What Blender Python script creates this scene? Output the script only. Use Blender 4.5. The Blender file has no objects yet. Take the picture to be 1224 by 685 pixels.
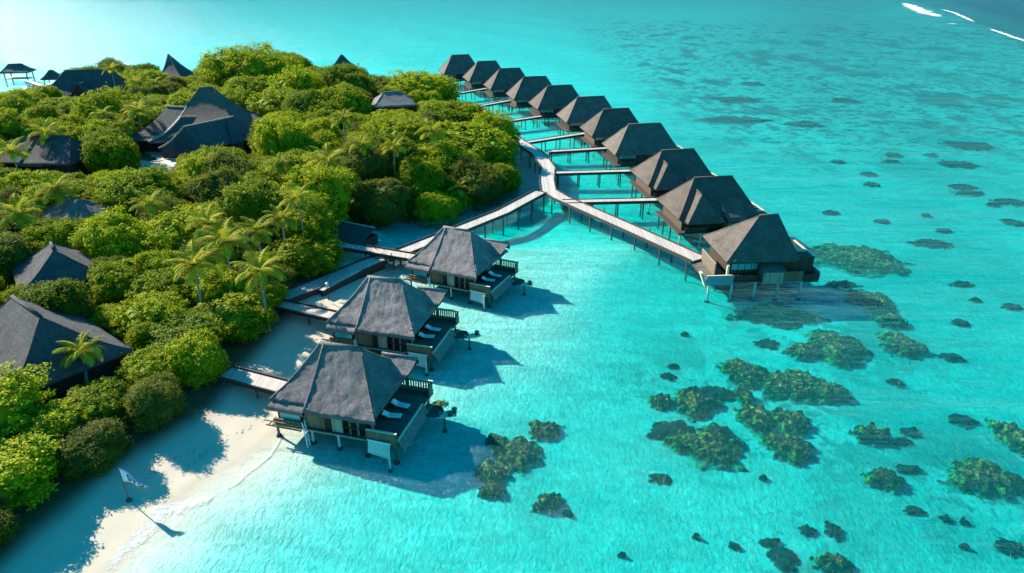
import bpy, math, random
import numpy as np
from mathutils import Vector, Matrix, noise as mnoise

random.seed(7); rng = np.random.default_rng(11)
sc = bpy.context.scene
col = sc.collection
R = math.radians

# ------------------------------------------------------------------ camera geometry (photo measured at 1224 x 685)
CAM_H, PITCH, FOC = 42.0, R(25), 816.0
def at(px, py, z=0.0):
    v = (py - 342.5) / FOC; u = (px - 612) / FOC
    t = (CAM_H - z) / (math.sin(PITCH) + v * math.cos(PITCH))
    return (u * t, t * (math.cos(PITCH) - v * math.sin(PITCH)))
def proj(x, y, z):
    d = y * math.cos(PITCH) + (CAM_H - z) * math.sin(PITCH)
    v = ((CAM_H - z) * math.cos(PITCH) - y * math.sin(PITCH)) / d
    return 612 + FOC * x / d, 342.5 + FOC * v, d

cam = bpy.data.cameras.new('camera'); cam.sensor_width = 36; cam.lens = 36 * FOC / 1224
cam.clip_start = 0.5; cam.clip_end = 20000
co = bpy.data.objects.new('camera', cam); col.objects.link(co)
co.location = (0, 0, CAM_H); co.rotation_euler = (math.pi / 2 - PITCH, 0, 0)
sc.camera = co

# ------------------------------------------------------------------ light
SUN_EL, SUN_DIR = R(31), Vector((-0.82, 0.57, 0)).normalized()
sd = Vector((SUN_DIR.x * math.cos(SUN_EL), SUN_DIR.y * math.cos(SUN_EL), math.sin(SUN_EL)))
sl = bpy.data.lights.new('sun', 'SUN'); sl.energy = 5.0; sl.angle = R(0.5); sl.color = (1.0, 0.91, 0.77)
so = bpy.data.objects.new('sun', sl); col.objects.link(so)
so.rotation_euler = sd.to_track_quat('Z', 'Y').to_euler()
w = bpy.data.worlds.new('World'); sc.world = w; w.use_nodes = True
nt = w.node_tree; nt.nodes.clear()
sky = nt.nodes.new('ShaderNodeTexSky'); sky.sky_type = 'NISHITA'; sky.sun_disc = False
sky.sun_elevation = SUN_EL; sky.sun_rotation = math.atan2(SUN_DIR.x, SUN_DIR.y)
sky.altitude = 0; sky.air_density = 1.0; sky.dust_density = 0.25; sky.ozone_density = 3.0
hs = nt.nodes.new('ShaderNodeHueSaturation'); hs.inputs['Saturation'].default_value = 1.35
bg = nt.nodes.new('ShaderNodeBackground'); bg.inputs['Strength'].default_value = 0.10
wo = nt.nodes.new('ShaderNodeOutputWorld')
nt.links.new(sky.outputs[0], hs.inputs['Color']); # clear tropical sky: pale near the horizon, saturated overhead
geo = nt.nodes.new('ShaderNodeTexCoord'); sz = nt.nodes.new('ShaderNodeSeparateXYZ'); nt.links.new(geo.outputs['Generated'], sz.inputs[0])
rp = nt.nodes.new('ShaderNodeValToRGB'); nt.links.new(sz.outputs[2], rp.inputs[0])
rp.color_ramp.elements[0].position = 0.03; rp.color_ramp.elements[0].color = (0.32, 0.84, 1.12, 1)
rp.color_ramp.elements[1].position = 0.24; rp.color_ramp.elements[1].color = (0.08, 1.22, 0.92, 1)
tint = nt.nodes.new('ShaderNodeMix'); tint.data_type = 'RGBA'; tint.blend_type = 'MULTIPLY'; tint.inputs[0].default_value = 1.0
nt.links.new(rp.outputs[0], tint.inputs[7])
nt.links.new(hs.outputs[0], tint.inputs[6]); nt.links.new(tint.outputs[2], bg.inputs['Color']); nt.links.new(bg.outputs[0], wo.inputs['Surface'])
sc.view_settings.view_transform = 'Standard'; sc.view_settings.look = 'None'
sc.view_settings.exposure = 1.5; sc.view_settings.gamma = 1.0
sc.cycles.use_denoising = True
sc.cycles.max_bounces = 7; sc.cycles.transparent_max_bounces = 16
sc.cycles.caustics_reflective = False; sc.cycles.caustics_refractive = False
sc.cycles.sample_clamp_indirect = 6

# ------------------------------------------------------------------ node helpers
class N:
    def __init__(self, name):
        self.m = bpy.data.materials.new(name); self.m.use_nodes = True
        self.t = self.m.node_tree; self.t.nodes.clear()
        self.out = self.new('ShaderNodeOutputMaterial')
    def new(self, k, **kw):
        n = self.t.nodes.new(k)
        for a, b in kw.items(): setattr(n, a, b)
        return n
    def link(self, a, b): self.t.links.new(a, b)
    def val(self, sock, v):
        if hasattr(v, 'is_output') or isinstance(v, bpy.types.NodeSocket): self.link(v, sock)
        else: sock.default_value = v
    def coords(self, kind='Object', scale=(1, 1, 1), rot=(0, 0, 0)):
        c = self.new('ShaderNodeTexCoord'); mp = self.new('ShaderNodeMapping')
        mp.inputs['Scale'].default_value = scale; mp.inputs['Rotation'].default_value = rot
        if kind == 'World':
            g = self.new('ShaderNodeNewGeometry'); self.link(g.outputs['Position'], mp.inputs[0])
        else: self.link(c.outputs[kind], mp.inputs[0])
        return mp.outputs[0]
    def noise(self, vec, scale, detail=4, rough=0.55, dist=0.0):
        n = self.new('ShaderNodeTexNoise'); self.link(vec, n.inputs['Vector'])
        n.inputs['Scale'].default_value = scale; n.inputs['Detail'].default_value = detail
        n.inputs['Roughness'].default_value = rough; n.inputs['Distortion'].default_value = dist
        return n.outputs['Fac']
    def ramp(self, fac, stops):
        r = self.new('ShaderNodeValToRGB'); e = r.color_ramp.elements
        while len(e) < len(stops): e.new(0.5)
        for i, (p, c) in enumerate(stops):
            e[i].position = p; e[i].color = (c, c, c, 1) if not hasattr(c, '__len__') else (*c, 1)
        self.link(fac, r.inputs[0]); return r.outputs[0]
    def mix(self, fac, a, b, blend='MIX'):
        n = self.new('ShaderNodeMix', data_type='RGBA', blend_type=blend)
        self.val(n.inputs[0], fac)
        for s, v in ((n.inputs[6], a), (n.inputs[7], b)):
            if isinstance(v, bpy.types.NodeSocket): self.link(v, s)
            else: s.default_value = (*v, 1)
        return n.outputs[2]
    def math(self, op, a, b=0.0, c=None, clamp=False):
        n = self.new('ShaderNodeMath', operation=op, use_clamp=clamp)
        self.val(n.inputs[0], a); self.val(n.inputs[1], b)
        if c is not None: self.val(n.inputs[2], c)
        return n.outputs[0]
    def attr(self, name):
        n = self.new('ShaderNodeAttribute'); n.attribute_name = name; return n.outputs['Fac']
    def bump(self, h, strength=0.5, dist=0.1, normal=None):
        b = self.new('ShaderNodeBump'); b.inputs['Strength'].default_value = strength; b.inputs['Distance'].default_value = dist
        self.link(h, b.inputs['Height'])
        if normal is not None: self.link(normal, b.inputs['Normal'])
        return b.outputs[0]
    def principled(self, color, rough=0.8, normal=None, spec=0.3, **kw):
        p = self.new('ShaderNodeBsdfPrincipled')
        if isinstance(color, bpy.types.NodeSocket): self.link(color, p.inputs['Base Color'])
        else: p.inputs['Base Color'].default_value = (*color, 1)
        self.val(p.inputs['Roughness'], rough); p.inputs['Specular IOR Level'].default_value = spec
        if normal is not None: self.link(normal, p.inputs['Normal'])
        for k, v in kw.items(): p.inputs[k].default_value = v
        return p.outputs[0]
    def done(self, surf): self.link(surf, self.out.inputs['Surface']); return self.m

def noisy(name, c1, c2, scale=3, rough=0.8, bump=0.3, stretch=(1, 1, 1), spec=0.3, detail=5, bscale=None, bdist=0.05):
    n = N(name); v = n.coords('Object', stretch)
    f = n.noise(v, scale, detail); f2 = n.noise(v, bscale or scale * 3, 4)
    c = n.mix(n.ramp(f, [(0.3, 0), (0.7, 1)]), c1, c2)
    return n.done(n.principled(c, rough, n.bump(f2, bump, bdist), spec))

def planks(name, c1, c2, axis=0, width=0.18, rough=0.7):
    """Boards across the given local axis: each board has its own tone, a dark gap line and grain."""
    n = N(name); v = n.coords('Object')
    sep = n.new('ShaderNodeSeparateXYZ'); n.link(v, sep.inputs[0])
    k = n.math('DIVIDE', sep.outputs[axis], width)
    fl = n.math('FLOOR', k); fr = n.math('FRACT', k)
    wn = n.new('ShaderNodeTexWhiteNoise', noise_dimensions='1D'); n.link(fl, wn.inputs['W'])
    g = n.noise(v, 2.2, 6, 0.6)
    t = n.math('ADD', n.math('MULTIPLY', wn.outputs[0], 0.6), n.math('MULTIPLY', g, 0.5))
    c = n.mix(n.ramp(t, [(0.2, 0), (0.85, 1)]), c1, c2)
    gap = n.ramp(fr, [(0.0, 0.0), (0.07, 1), (0.93, 1), (1.0, 0.0)])
    c = n.mix(gap, tuple(x * 0.55 for x in c1), c)
    return n.done(n.principled(c, rough, n.bump(gap, 0.5, 0.02), 0.25))

def thatch(name, c1, c2, rows=False):
    n = N(name); v = n.coords('Object')
    big = n.noise(v, 0.55, 4, 0.6); mid = n.noise(v, 2.6, 6, 0.7)
    vs = n.coords('Object', (2.6, 2.6, 0.9)); fine = n.noise(vs, 3.2, 6, 0.8)
    t = n.math('ADD', n.math('MULTIPLY', big, 0.28), n.math('ADD', n.math('MULTIPLY', mid, 0.27), n.math('MULTIPLY', fine, 0.5)))
    c = n.mix(n.ramp(t, [(0.40, 0), (0.66, 1)]), c1, c2)
    oi = n.new('ShaderNodeObjectInfo'); c = n.mix(n.math('MULTIPLY', oi.outputs['Random'], 0.38), c, tuple(x * 0.55 for x in c1))
    hgt = n.math('ADD', n.math('MULTIPLY', mid, 0.35), fine)
    if rows:
        sep = n.new('ShaderNodeSeparateXYZ'); n.link(v, sep.inputs[0])
        fr = n.math('FRACT', n.math('ADD', n.math('MULTIPLY', sep.outputs[2], 2.6), n.math('MULTIPLY', mid, 0.35)))
        hgt = n.math('ADD', hgt, n.math('MULTIPLY', fr, -0.6))
    return n.done(n.principled(c, 0.95, n.bump(hgt, 1.0, 0.22), 0.1))

M = {}
M['thatch_grey'] = thatch('grey_thatch', (0.11, 0.098, 0.10), (0.42, 0.375, 0.375))
M['thatch_tan'] = thatch('tan_thatch', (0.078, 0.066, 0.060), (0.26, 0.208, 0.178), True)
M['shingle'] = thatch('dark_shingle', (0.05, 0.05, 0.056), (0.16, 0.152, 0.155), True)
M['deck'] = planks('weathered_deck', (0.31, 0.275, 0.255), (0.46, 0.41, 0.38), 0, 0.2)
M['deck_dark'] = planks('dark_deck', (0.085, 0.07, 0.062), (0.16, 0.135, 0.12), 1, 0.16)
M['wall_wood'] = planks('wall_boards', (0.13, 0.075, 0.045), (0.25, 0.155, 0.095), 0, 0.22)
M['wall_pale'] = planks('pale_boards', (0.26, 0.20, 0.15), (0.40, 0.32, 0.25), 0, 0.2)
M['wall_dark'] = planks('dark_boards', (0.035, 0.024, 0.018), (0.085, 0.056, 0.04), 0, 0.22)
M['rail_wood'] = planks('rail_boards', (0.12, 0.08, 0.055), (0.22, 0.15, 0.105), 2, 0.14)
M['screen'] = planks('screen_boards', (0.42, 0.40, 0.38), (0.6, 0.57, 0.53), 2, 0.16)
M['apron'] = noisy('apron_boards', (0.11, 0.105, 0.10), (0.21, 0.20, 0.19), 2.5, 0.75, 0.3, (0.4, 1, 1))
M['trim'] = noisy('dark_trim', (0.03, 0.024, 0.02), (0.06, 0.048, 0.04), 4, 0.7)
M['pile'] = noisy('pale_pile', (0.42, 0.38, 0.34), (0.62, 0.57, 0.51), 4, 0.8)
M['pile_dark'] = noisy('dark_pile', (0.07, 0.058, 0.05), (0.15, 0.12, 0.10), 4, 0.8)
M['footing'] = noisy('mossy_footing', (0.02, 0.025, 0.02), (0.05, 0.05, 0.035), 6, 0.9)
M['tan_cap'] = noisy('tan_capping', (0.50, 0.40, 0.27), (0.62, 0.51, 0.36), 3, 0.75)
M['white'] = noisy('white_paint', (0.68, 0.67, 0.65), (0.8, 0.79, 0.77), 2, 0.6)
M['linen'] = noisy('white_linen', (0.66, 0.67, 0.70), (0.8, 0.8, 0.82), 5, 0.9)
M['net'] = noisy('rope_net', (0.03, 0.03, 0.035), (0.10, 0.09, 0.085), 14, 0.9, 0.8)
M['rock'] = noisy('dark_rock', (0.035, 0.032, 0.03), (0.11, 0.10, 0.09), 3, 0.85, 0.8)
M['bark'] = noisy('bark', (0.10, 0.075, 0.055), (0.2, 0.16, 0.125), 5, 0.9, 0.6)
M['palm_bark'] = noisy('palm_bark', (0.2, 0.175, 0.15), (0.33, 0.29, 0.25), 3, 0.9, 0.6, (1, 1, 5))
M['paving'] = noisy('pale_paving', (0.36, 0.32, 0.29), (0.5, 0.45, 0.41), 0.8, 0.85, 0.2)
n = N('window_glass'); M['glass'] = n.done(n.principled((0.03, 0.32, 0.33), 0.08, None, 0.6))
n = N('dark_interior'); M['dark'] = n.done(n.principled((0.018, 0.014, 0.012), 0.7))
n = N('lamp_globe'); M['globe'] = n.done(n.principled((0.8, 0.8, 0.78), 0.3))
n = N('navy_paint'); M['navy'] = n.done(n.principled((0.02, 0.03, 0.12), 0.7))
n = N('orange_hem'); M['orange'] = n.done(n.principled((0.62, 0.2, 0.1), 0.8))
n = N('blue_hem'); M['bluehem'] = n.done(n.principled((0.1, 0.25, 0.6), 0.8))
n = N('blue_panel'); v = n.coords('Object'); M['blue_panel'] = n.done(n.principled(n.mix(n.noise(v, 1.5), (0.15, 0.19, 0.22), (0.24, 0.28, 0.31)), 0.6))

def leaf_mat(name, dark, light, trans=0.30):
    n = N(name); oi = n.new('ShaderNodeObjectInfo'); tone = n.attr('tone')
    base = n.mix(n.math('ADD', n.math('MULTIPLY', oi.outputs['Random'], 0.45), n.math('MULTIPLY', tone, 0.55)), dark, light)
    p = n.principled(base, 0.7, None, 0.08)
    tr = n.new('ShaderNodeBsdfTranslucent'); n.link(n.mix(0.5, base, (0.36, 0.36, 0.015)), tr.inputs[0])
    mx = n.new('ShaderNodeMixShader'); mx.inputs[0].default_value = trans
    n.link(p, mx.inputs[1]); n.link(tr.outputs[0], mx.inputs[2])
    return n.done(mx.outputs[0])
M['leaf'] = leaf_mat('broad_leaves', (0.05, 0.115, 0.004), (0.42, 0.45, 0.009))
M['leaf_olive'] = leaf_mat('olive_leaves', (0.06, 0.085, 0.014), (0.15, 0.165, 0.022))
M['leaf_dark'] = leaf_mat('dark_leaves', (0.025, 0.07, 0.006), (0.17, 0.24, 0.012))
M['frond'] = leaf_mat('palm_fronds', (0.13, 0.17, 0.010), (0.46, 0.41, 0.03), 0.3)

# ------------------------------------------------------------------ mesh helpers
class MB:
    def __init__(self): self.v = []; self.f = []
    def add(self, vs, fs):
        o = len(self.v); self.v += [tuple(p) for p in vs]; self.f += [tuple(i + o for i in f) for f in fs]
    def box(self, x0, x1, y0, y1, z0, z1):
        self.add([(x0, y0, z0), (x1, y0, z0), (x1, y1, z0), (x0, y1, z0), (x0, y0, z1), (x1, y0, z1), (x1, y1, z1), (x0, y1, z1)],
                 [(3, 2, 1, 0), (4, 5, 6, 7), (0, 1, 5, 4), (1, 2, 6, 5), (2, 3, 7, 6), (3, 0, 4, 7)])
        return self
    def hexa(self, lo, hi):
        """Eight corners: four below, four above, same winding."""
        self.add(list(lo) + list(hi), [(3, 2, 1, 0), (4, 5, 6, 7), (0, 1, 5, 4), (1, 2, 6, 5), (2, 3, 7, 6), (3, 0, 4, 7)]); return self
    def beam(self, a, b, w, h):
        a, b = Vector(a), Vector(b); d = (b - a).normalized()
        s = d.cross(Vector((0, 0, 1)));
        if s.length < 1e-4: s = Vector((1, 0, 0))
        s.normalize(); u = s.cross(d)
        s *= w / 2; u *= h / 2
        self.hexa([a - s - u, a + s - u, b + s - u, b - s - u], [a - s + u, a + s + u, b + s + u, b - s + u]); return self
    def cyl(self, a, b, r0, r1=None, n=8):
        r1 = r0 if r1 is None else r1
        a, b = Vector(a), Vector(b); d = (b - a).normalized()
        s = d.orthogonal().normalized(); u = d.cross(s)
        vs = []
        for c, r in ((a, r0), (b, r1)):
            for k in range(n):
                t = 2 * math.pi * k / n; vs.append(c + s * (r * math.cos(t)) + u * (r * math.sin(t)))
        fs = [(k, (k + 1) % n, n + (k + 1) % n, n + k) for k in range(n)] + [tuple(range(n - 1, -1, -1)), tuple(range(n, 2 * n))]
        self.add(vs, fs); return self
    def tube(self, pts, r, n=6):
        pts = [Vector(p) for p in pts]; vs = []; fs = []
        for i, p in enumerate(pts):
            d = (pts[min(i + 1, len(pts) - 1)] - pts[max(i - 1, 0)]).normalized()
            s = d.cross(Vector((0, 0, 1)))
            s = s.normalized() if s.length > 1e-4 else Vector((1, 0, 0)); u = s.cross(d)
            for k in range(n):
                t = 2 * math.pi * k / n; vs.append(p + s * (r * math.cos(t)) + u * (r * math.sin(t)))
        for i in range(len(pts) - 1):
            for k in range(n): fs.append((i * n + k, i * n + (k + 1) % n, (i + 1) * n + (k + 1) % n, (i + 1) * n + k))
        fs.append(tuple(range(n - 1, -1, -1))); fs.append(tuple(range((len(pts) - 1) * n, len(pts) * n)))
        self.add(vs, fs); return self
    def lathe(self, c, prof, n=12):
        vs = []; fs = []
        for r, z in prof:
            for k in range(n):
                t = 2 * math.pi * k / n; vs.append((c[0] + r * math.cos(t), c[1] + r * math.sin(t), c[2] + z))
        for i in range(len(prof) - 1):
            for k in range(n):
                fs.append((i * n + k, i * n + (k + 1) % n, (i + 1) * n + (k + 1) % n, (i + 1) * n + k))
        fs.append(tuple(range(n - 1, -1, -1))); fs.append(tuple(range((len(prof) - 1) * n, len(prof) * n)))
        self.add(vs, fs); return self
    def build(self, name, mat, parent=None, smooth=False):
        me = bpy.data.meshes.new(name); me.from_pydata(self.v, [], self.f)
        me.materials.append(mat); me.update()
        if smooth: me.polygons.foreach_set('use_smooth', [True] * len(me.polygons))
        o = bpy.data.objects.new(name, me); col.objects.link(o)
        if parent is not None: o.parent = parent
        return o

def tag(o, label=None, cat=None, group=None, kind=None):
    if label: o['label'] = label
    if cat: o['category'] = cat
    if group: o['group'] = group
    if kind: o['kind'] = kind
    return o
def empty(name, loc=(0, 0, 0), rz=0.0):
    o = bpy.data.objects.new(name, None); col.objects.link(o); o.location = loc; o.rotation_euler = (0, 0, rz); o.empty_display_size = 0.5
    return o
def copy_tree(o, parent=None):
    c = o.copy(); col.objects.link(c)
    if parent is not None: c.parent = parent
    for ch in list(o.children): copy_tree(ch, c)
    return c

def lump(p, amp, sc_=0.9):
    return amp * mnoise.noise(Vector(p) * sc_)
def roof_face(mb, e0, e1, r0, r1, nu=14, nv=9, sag=0.3, thick=0.3, amp=0.07, seed=0.0, fringe=True, cap=False):
    """One thick thatched slope from an eave edge e0-e1 up to a ridge edge r0-r1, hollow in the middle, with a ragged eave."""
    e0, e1, r0, r1 = map(Vector, (e0, e1, r0, r1))
    vs = []
    for j in range(nv + 1):
        t = j / nv
        for i in range(nu + 1):
            u = i / nu
            p = e0.lerp(e1, u).lerp(r0.lerp(r1, u), t)
            q = p + Vector((seed, seed * 2, 0))
            edge = 1.0 if 0 < j < nv else 0.6
            p = Vector((p.x, p.y, p.z - sag * math.sin(math.pi * t) + lump(q, amp * edge) + lump(q, amp * 0.75 * edge, 1.9) + lump(q, amp * 0.45 * edge, 4.3)))
            vs.append(p)
    W = nu + 1
    fs = [(j * W + i, j * W + i + 1, (j + 1) * W + i + 1, (j + 1) * W + i) for j in range(nv) for i in range(nu)]
    if fringe:
        up = (r0.lerp(r1, 0.5) - e0.lerp(e1, 0.5)); up.z = 0
        up = up.normalized() if up.length > 1e-6 else Vector((0, 0, 0))
        b = len(vs)
        for i in range(nu + 1):
            p = vs[i]; vs.append(p + Vector((0, 0, -thick - abs(lump(p, 0.12, 5)))) + up * 0.10)
        for i in range(nu + 1):
            vs.append(vs[b + i] + up * 1.2 + Vector((0, 0, 0.55)))
        for i in range(nu): fs.append((b + i, b + i + 1, i + 1, i)); fs.append((b + W + i, b + W + i + 1, b + i + 1, b + i))
    mb.add(vs, fs)
    if cap:
        mb.cyl(vs[nv * W] if True else r0, vs[nv * W + nu], 0.16, None, 6)

def hip(mb, x0, x1, y0, y1, ze, ra, rb, zr, sag=0.35, thick=0.3, amp=0.07, seed=0.0, yr=None, res=1.0):
    """A hip roof in local axes; ridge from (ra, yr) to (rb, yr)."""
    yr = (y0 + y1) / 2 if yr is None else yr
    FL, FR, BR, BL = (x0, y0, ze), (x1, y0, ze), (x1, y1, ze), (x0, y1, ze)
    A, B = (ra, yr, zr), (rb, yr, zr)
    nu = max(6, int(14 * res)); nv = max(5, int(9 * res))
    kw = dict(nu=nu, nv=nv, sag=sag, thick=thick, amp=amp, seed=seed)
    roof_face(mb, FL, FR, A, B, **kw); roof_face(mb, BR, BL, B, A, **kw)
    roof_face(mb, BL, FL, A, A, **kw); roof_face(mb, FR, BR, B, B, **kw)
    # ridge and hip capping
    n_ = 7
    for e, r_ in ((FL, A), (FR, B), (BR, B), (BL, A)):
        pts = []
        for k in range(n_ + 1):
            t = k / n_; p = Vector(e).lerp(Vector(r_), t); q = p + Vector((seed, seed * 2, 0))
            pts.append(Vector((p.x, p.y, p.z - sag * math.sin(math.pi * t) + lump(q, amp * .8) + 0.01)))
        mb.tube([p - Vector((0, 0, 0.06)) for p in pts], 0.12)
    mb.cyl(Vector(A) + Vector((0, 0, 0.02)), Vector(B) + Vector((0.01, 0, 0.02)), 0.2, None, 7)

# ------------------------------------------------------------------ island outline, terrain, sea bed
shore_px = [(588, 152, 5), (546, 129, 5), (512, 111, 5), (500, 100, 5), (465, 95, 6), (430, 99, 6), (398, 88, 6), (360, 74, 7), (300, 66, 7), (235, 82, 6), (195, 88, 6), (150, 93, 5), (100, 98, 4), (60, 108, 4), (0, 124, 4)]
SHORE = [(-31.2, 36.5), (-29.8, 41.5), (-29.3, 45.3), (-27.0, 48.8), (-24.6, 52.5), (-22.6, 57.5), (-22.8, 64), (-21.8, 71.0), (-21.0, 79.5), (-19.5, 88.0), (-19.0, 95.5), (-20.5, 101.0),
         (-24.6, 108), (-26.0, 113.0), (-27.5, 119.0), (-21.0, 127.0), (-15.0, 134.0), (-10.0, 142.0), (-7.0, 152.0), (-6.0, 163)]
SHORE += [at(*p) for p in shore_px] + [(-230, 225), (-320, 150), (-330, -30), (-60, -40), (-33, 10), (-31.5, 25)]
SH = np.array(SHORE)
def sdist(X, Y, P):
    """Signed distance to polygon P, positive inside (numpy)."""
    X = np.asarray(X, float); Y = np.asarray(Y, float)
    d = np.full(X.shape, 1e9); ins = np.zeros(X.shape, bool)
    for i in range(len(P)):
        ax, ay = P[i]; bx, by = P[(i + 1) % len(P)]
        ex, ey = bx - ax, by - ay
        t = np.clip(((X - ax) * ex + (Y - ay) * ey) / (ex * ex + ey * ey), 0, 1)
        d = np.minimum(d, np.hypot(X - ax - t * ex, Y - ay - t * ey))
        if abs(ey) > 1e-12:
            c = ((ay > Y) != (by > Y)) & (X < (bx - ax) * (Y - ay) / ey + ax)
            ins ^= c
    return np.where(ins, d, -d)
RA, RB = np.array(at(1100, 2)), np.array(at(1224, 50))
rdir = (RB - RA) / np.linalg.norm(RB - RA); rnorm = np.array([-rdir[1], rdir[0]])
if np.dot(rnorm, np.array(at(1224, 10)) - RA) < 0: rnorm = -rnorm
def reef(X, Y): return (X - RA[0]) * rnorm[0] + (Y - RA[1]) * rnorm[1]
def sstep(a, b, x):
    t = np.clip((x - a) / (b - a), 0, 1); return t * t * (3 - 2 * t)
def ground(X, Y):
    X = np.asarray(X, float); Y = np.asarray(Y, float)
    wob = 0.5 * np.sin(X * 0.35 + 1.3) * np.sin(Y * 0.31) + 0.3 * np.sin(X * 0.83 + Y * 0.57)
    s = sdist(X, Y, SH) + wob * 0.6
    land = 1.5 * sstep(-1, 16, s) + 0.1 * s.clip(-1, 1)
    o = (-s).clip(0, None)
    dep = 0.06 + 0.078 * o.clip(0, 8) + 0.018 * (o - 8).clip(0, 25) + 0.004 * (o - 33).clip(0, 60)
    # the lagoon shelves a little deeper to the east and again beyond the last villa
    dep += 0.15 * sstep(0, 60, X) * sstep(5, 40, o)
    dep += 0.12 * np.sin(X * 0.09 + Y * 0.05) * sstep(10, 40, o)
    dep += 1.2 * sstep(0.5, 4.5, o) * (1 - sstep(2, 10, X)) * sstep(104, 110, Y) * (1 - sstep(160, 175, Y))
    # pale sand bank between the beach villas and the boardwalk, deeper water to the south-east
    bank = sstep(-9, 9, (X - 6) * -0.78 + (Y - 74) * 0.62 + 3 * np.sin(Y * 0.12) + 2 * np.sin(X * 0.21)) * (1 - sstep(104, 124, Y)) * (1 - sstep(20, 34, X))
    dep = dep * (1 - 0.62 * bank) + 0.25 * (1 - bank) * sstep(8, 30, o)
    r = reef(X, Y)
    dep = dep * (1 - 0.35 * sstep(-160, -20, r)) + 14 * sstep(-4, 70, r)
    return np.where(s > 0, land, -dep), s, r

def axis(lo, hi, step, far_lo, far_hi, g):
    a = list(np.arange(lo, hi + 1e-6, step)); st = step; x = hi
    while x < far_hi: st *= g; x += st; a.append(x)
    st = step; x = lo; b = []
    while x > far_lo: st *= g; x -= st; b.append(x)
    return np.array(b[::-1] + a)
xs = axis(-46, 50, 0.7, -6000, 6000, 1.06); ys = axis(34, 128, 0.7, -300, 9000, 1.05)
GX, GY = np.meshgrid(xs, ys)
GZ, GS, GR = ground(GX, GY)
GZ = GZ + np.where(GS > 1, 0.05 * np.sin(GX * 1.7 + GY) * np.sin(GY * 1.3), 0)
def grid_obj(name, X, Y, Z, mat, attrs, keep=None):
    ny, nx = X.shape
    vs = np.stack([X.ravel(), Y.ravel(), Z.ravel()], 1)
    idx = np.arange(nx * ny).reshape(ny, nx)
    fs = np.stack([idx[:-1, :-1], idx[:-1, 1:], idx[1:, 1:], idx[1:, :-1]], -1).reshape(-1, 4)
    if keep is not None: fs = fs[keep[fs].any(1)]
    me = bpy.data.meshes.new(name); me.from_pydata(vs.tolist(), [], fs.tolist()); me.materials.append(mat)
    for k, a in attrs.items():
        at_ = me.attributes.new(k, 'FLOAT', 'POINT'); at_.data.foreach_set('value', a.ravel().astype(np.float32))
    me.polygons.foreach_set('use_smooth', [True] * len(me.polygons)); me.update()
    o = bpy.data.objects.new(name, me); col.objects.link(o); return o

# sand: dry beach, damp rim, leaf litter inland, rippled bed, sea-grass beds and reef flat
n = N('sand'); v = n.coords('World')
sep = n.new('ShaderNodeSeparateXYZ'); n.link(v, sep.inputs[0])
g1 = n.noise(v, 0.35, 5, 0.6); g2 = n.noise(v, 3.0, 4, 0.7)
sand = n.mix(g1, (0.46, 0.40, 0.31), (0.54, 0.475, 0.38))
sand = n.mix(n.math('MULTIPLY', g2, 0.35), sand, (0.42, 0.37, 0.31))
damp = n.ramp(n.math('ADD', sep.outputs[2], n.math('MULTIPLY', g1, 0.12)), [(0.06, 1), (0.30, 0)])
under = n.ramp(n.math('MULTIPLY', n.attr('seadepth'), 1.0), [(0.0, 0), (0.25, 1)])
wet = n.mix(n.math('MULTIPLY', damp, 0.4), sand, (0.37, 0.325, 0.27))
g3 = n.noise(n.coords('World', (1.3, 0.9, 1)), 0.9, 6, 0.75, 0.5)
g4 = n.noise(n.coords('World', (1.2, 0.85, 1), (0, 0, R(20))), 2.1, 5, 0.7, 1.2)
bedc = n.mix(n.ramp(n.math('ADD', n.math('MULTIPLY', g3, 0.5), n.math('MULTIPLY', g4, 0.5)), [(0.38, 0), (0.62, 1)]), (0.50, 0.48, 0.42), (0.92, 0.89, 0.82))  # light mottle painted into the bed colour in place of caustic light
g5 = n.noise(n.coords('World', (0.9, 2.2, 1), (0, 0, R(-32))), 0.16, 5, 0.6, 0.6)
bedc = n.mix(n.math('MULTIPLY', n.ramp(g5, [(0.42, 0), (0.62, 1)]), 0.55), bedc, (0.46, 0.45, 0.40))
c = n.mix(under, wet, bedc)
litter = n.mix(n.noise(v, 1.2, 5), (0.05, 0.042, 0.02), (0.12, 0.095, 0.05))
c = n.mix(n.attr('inland'), c, litter)
# sea-grass blotches
vb = n.coords('World', (1.0, 0.55, 1.0))
gb = n.noise(vb, 0.075, 5, 0.62, 0.3); gb2 = n.noise(vb, 0.022, 3, 0.5)
gm = n.math('ADD', n.math('MULTIPLY', gb, 0.7), n.math('MULTIPLY', gb2, 0.3))
gfine = n.noise(v, 0.32, 5, 0.7, 0.4)
gm = n.math('MAXIMUM', gm, n.math('MULTIPLY', n.math('MULTIPLY', gfine, n.ramp(sep.outputs[1], [(0.0, 1), (1.0, 1)])), 1.02))
gm = n.math('MULTIPLY', n.ramp(gm, [(0.525, 0), (0.57, 1)]), n.attr('seagrass'))
c = n.mix(n.math('MULTIPLY', gm, 0.95), c, (0.03, 0.05, 0.045))
rf = n.math('MULTIPLY', n.attr('reefflat'), n.ramp(n.noise(vb, 0.03, 5, 0.65), [(0.3, 0.55), (0.7, 1)]))
c = n.mix(n.math('MULTIPLY', rf, 0.75), c, (0.13, 0.11, 0.10))
vr = n.coords('World', (1.5, 0.8, 1), (0, 0, R(25)))
rip = n.noise(vr, 1.7, 4, 0.6, 0.4)
rip2 = n.noise(v, 9.0, 3, 0.6)
bh = n.math('ADD', n.math('MULTIPLY', rip, n.math('MULTIPLY', under, 1.0)), n.math('MULTIPLY', rip2, 0.12))
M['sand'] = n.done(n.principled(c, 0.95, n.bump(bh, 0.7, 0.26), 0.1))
sea_mask = sstep(0, 8, -GS)
wpx = np.array([0.0])
den = np.maximum(GY * math.cos(PITCH) + CAM_H * math.sin(PITCH), 1.0)
PX = 612 + FOC * GX / den
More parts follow.
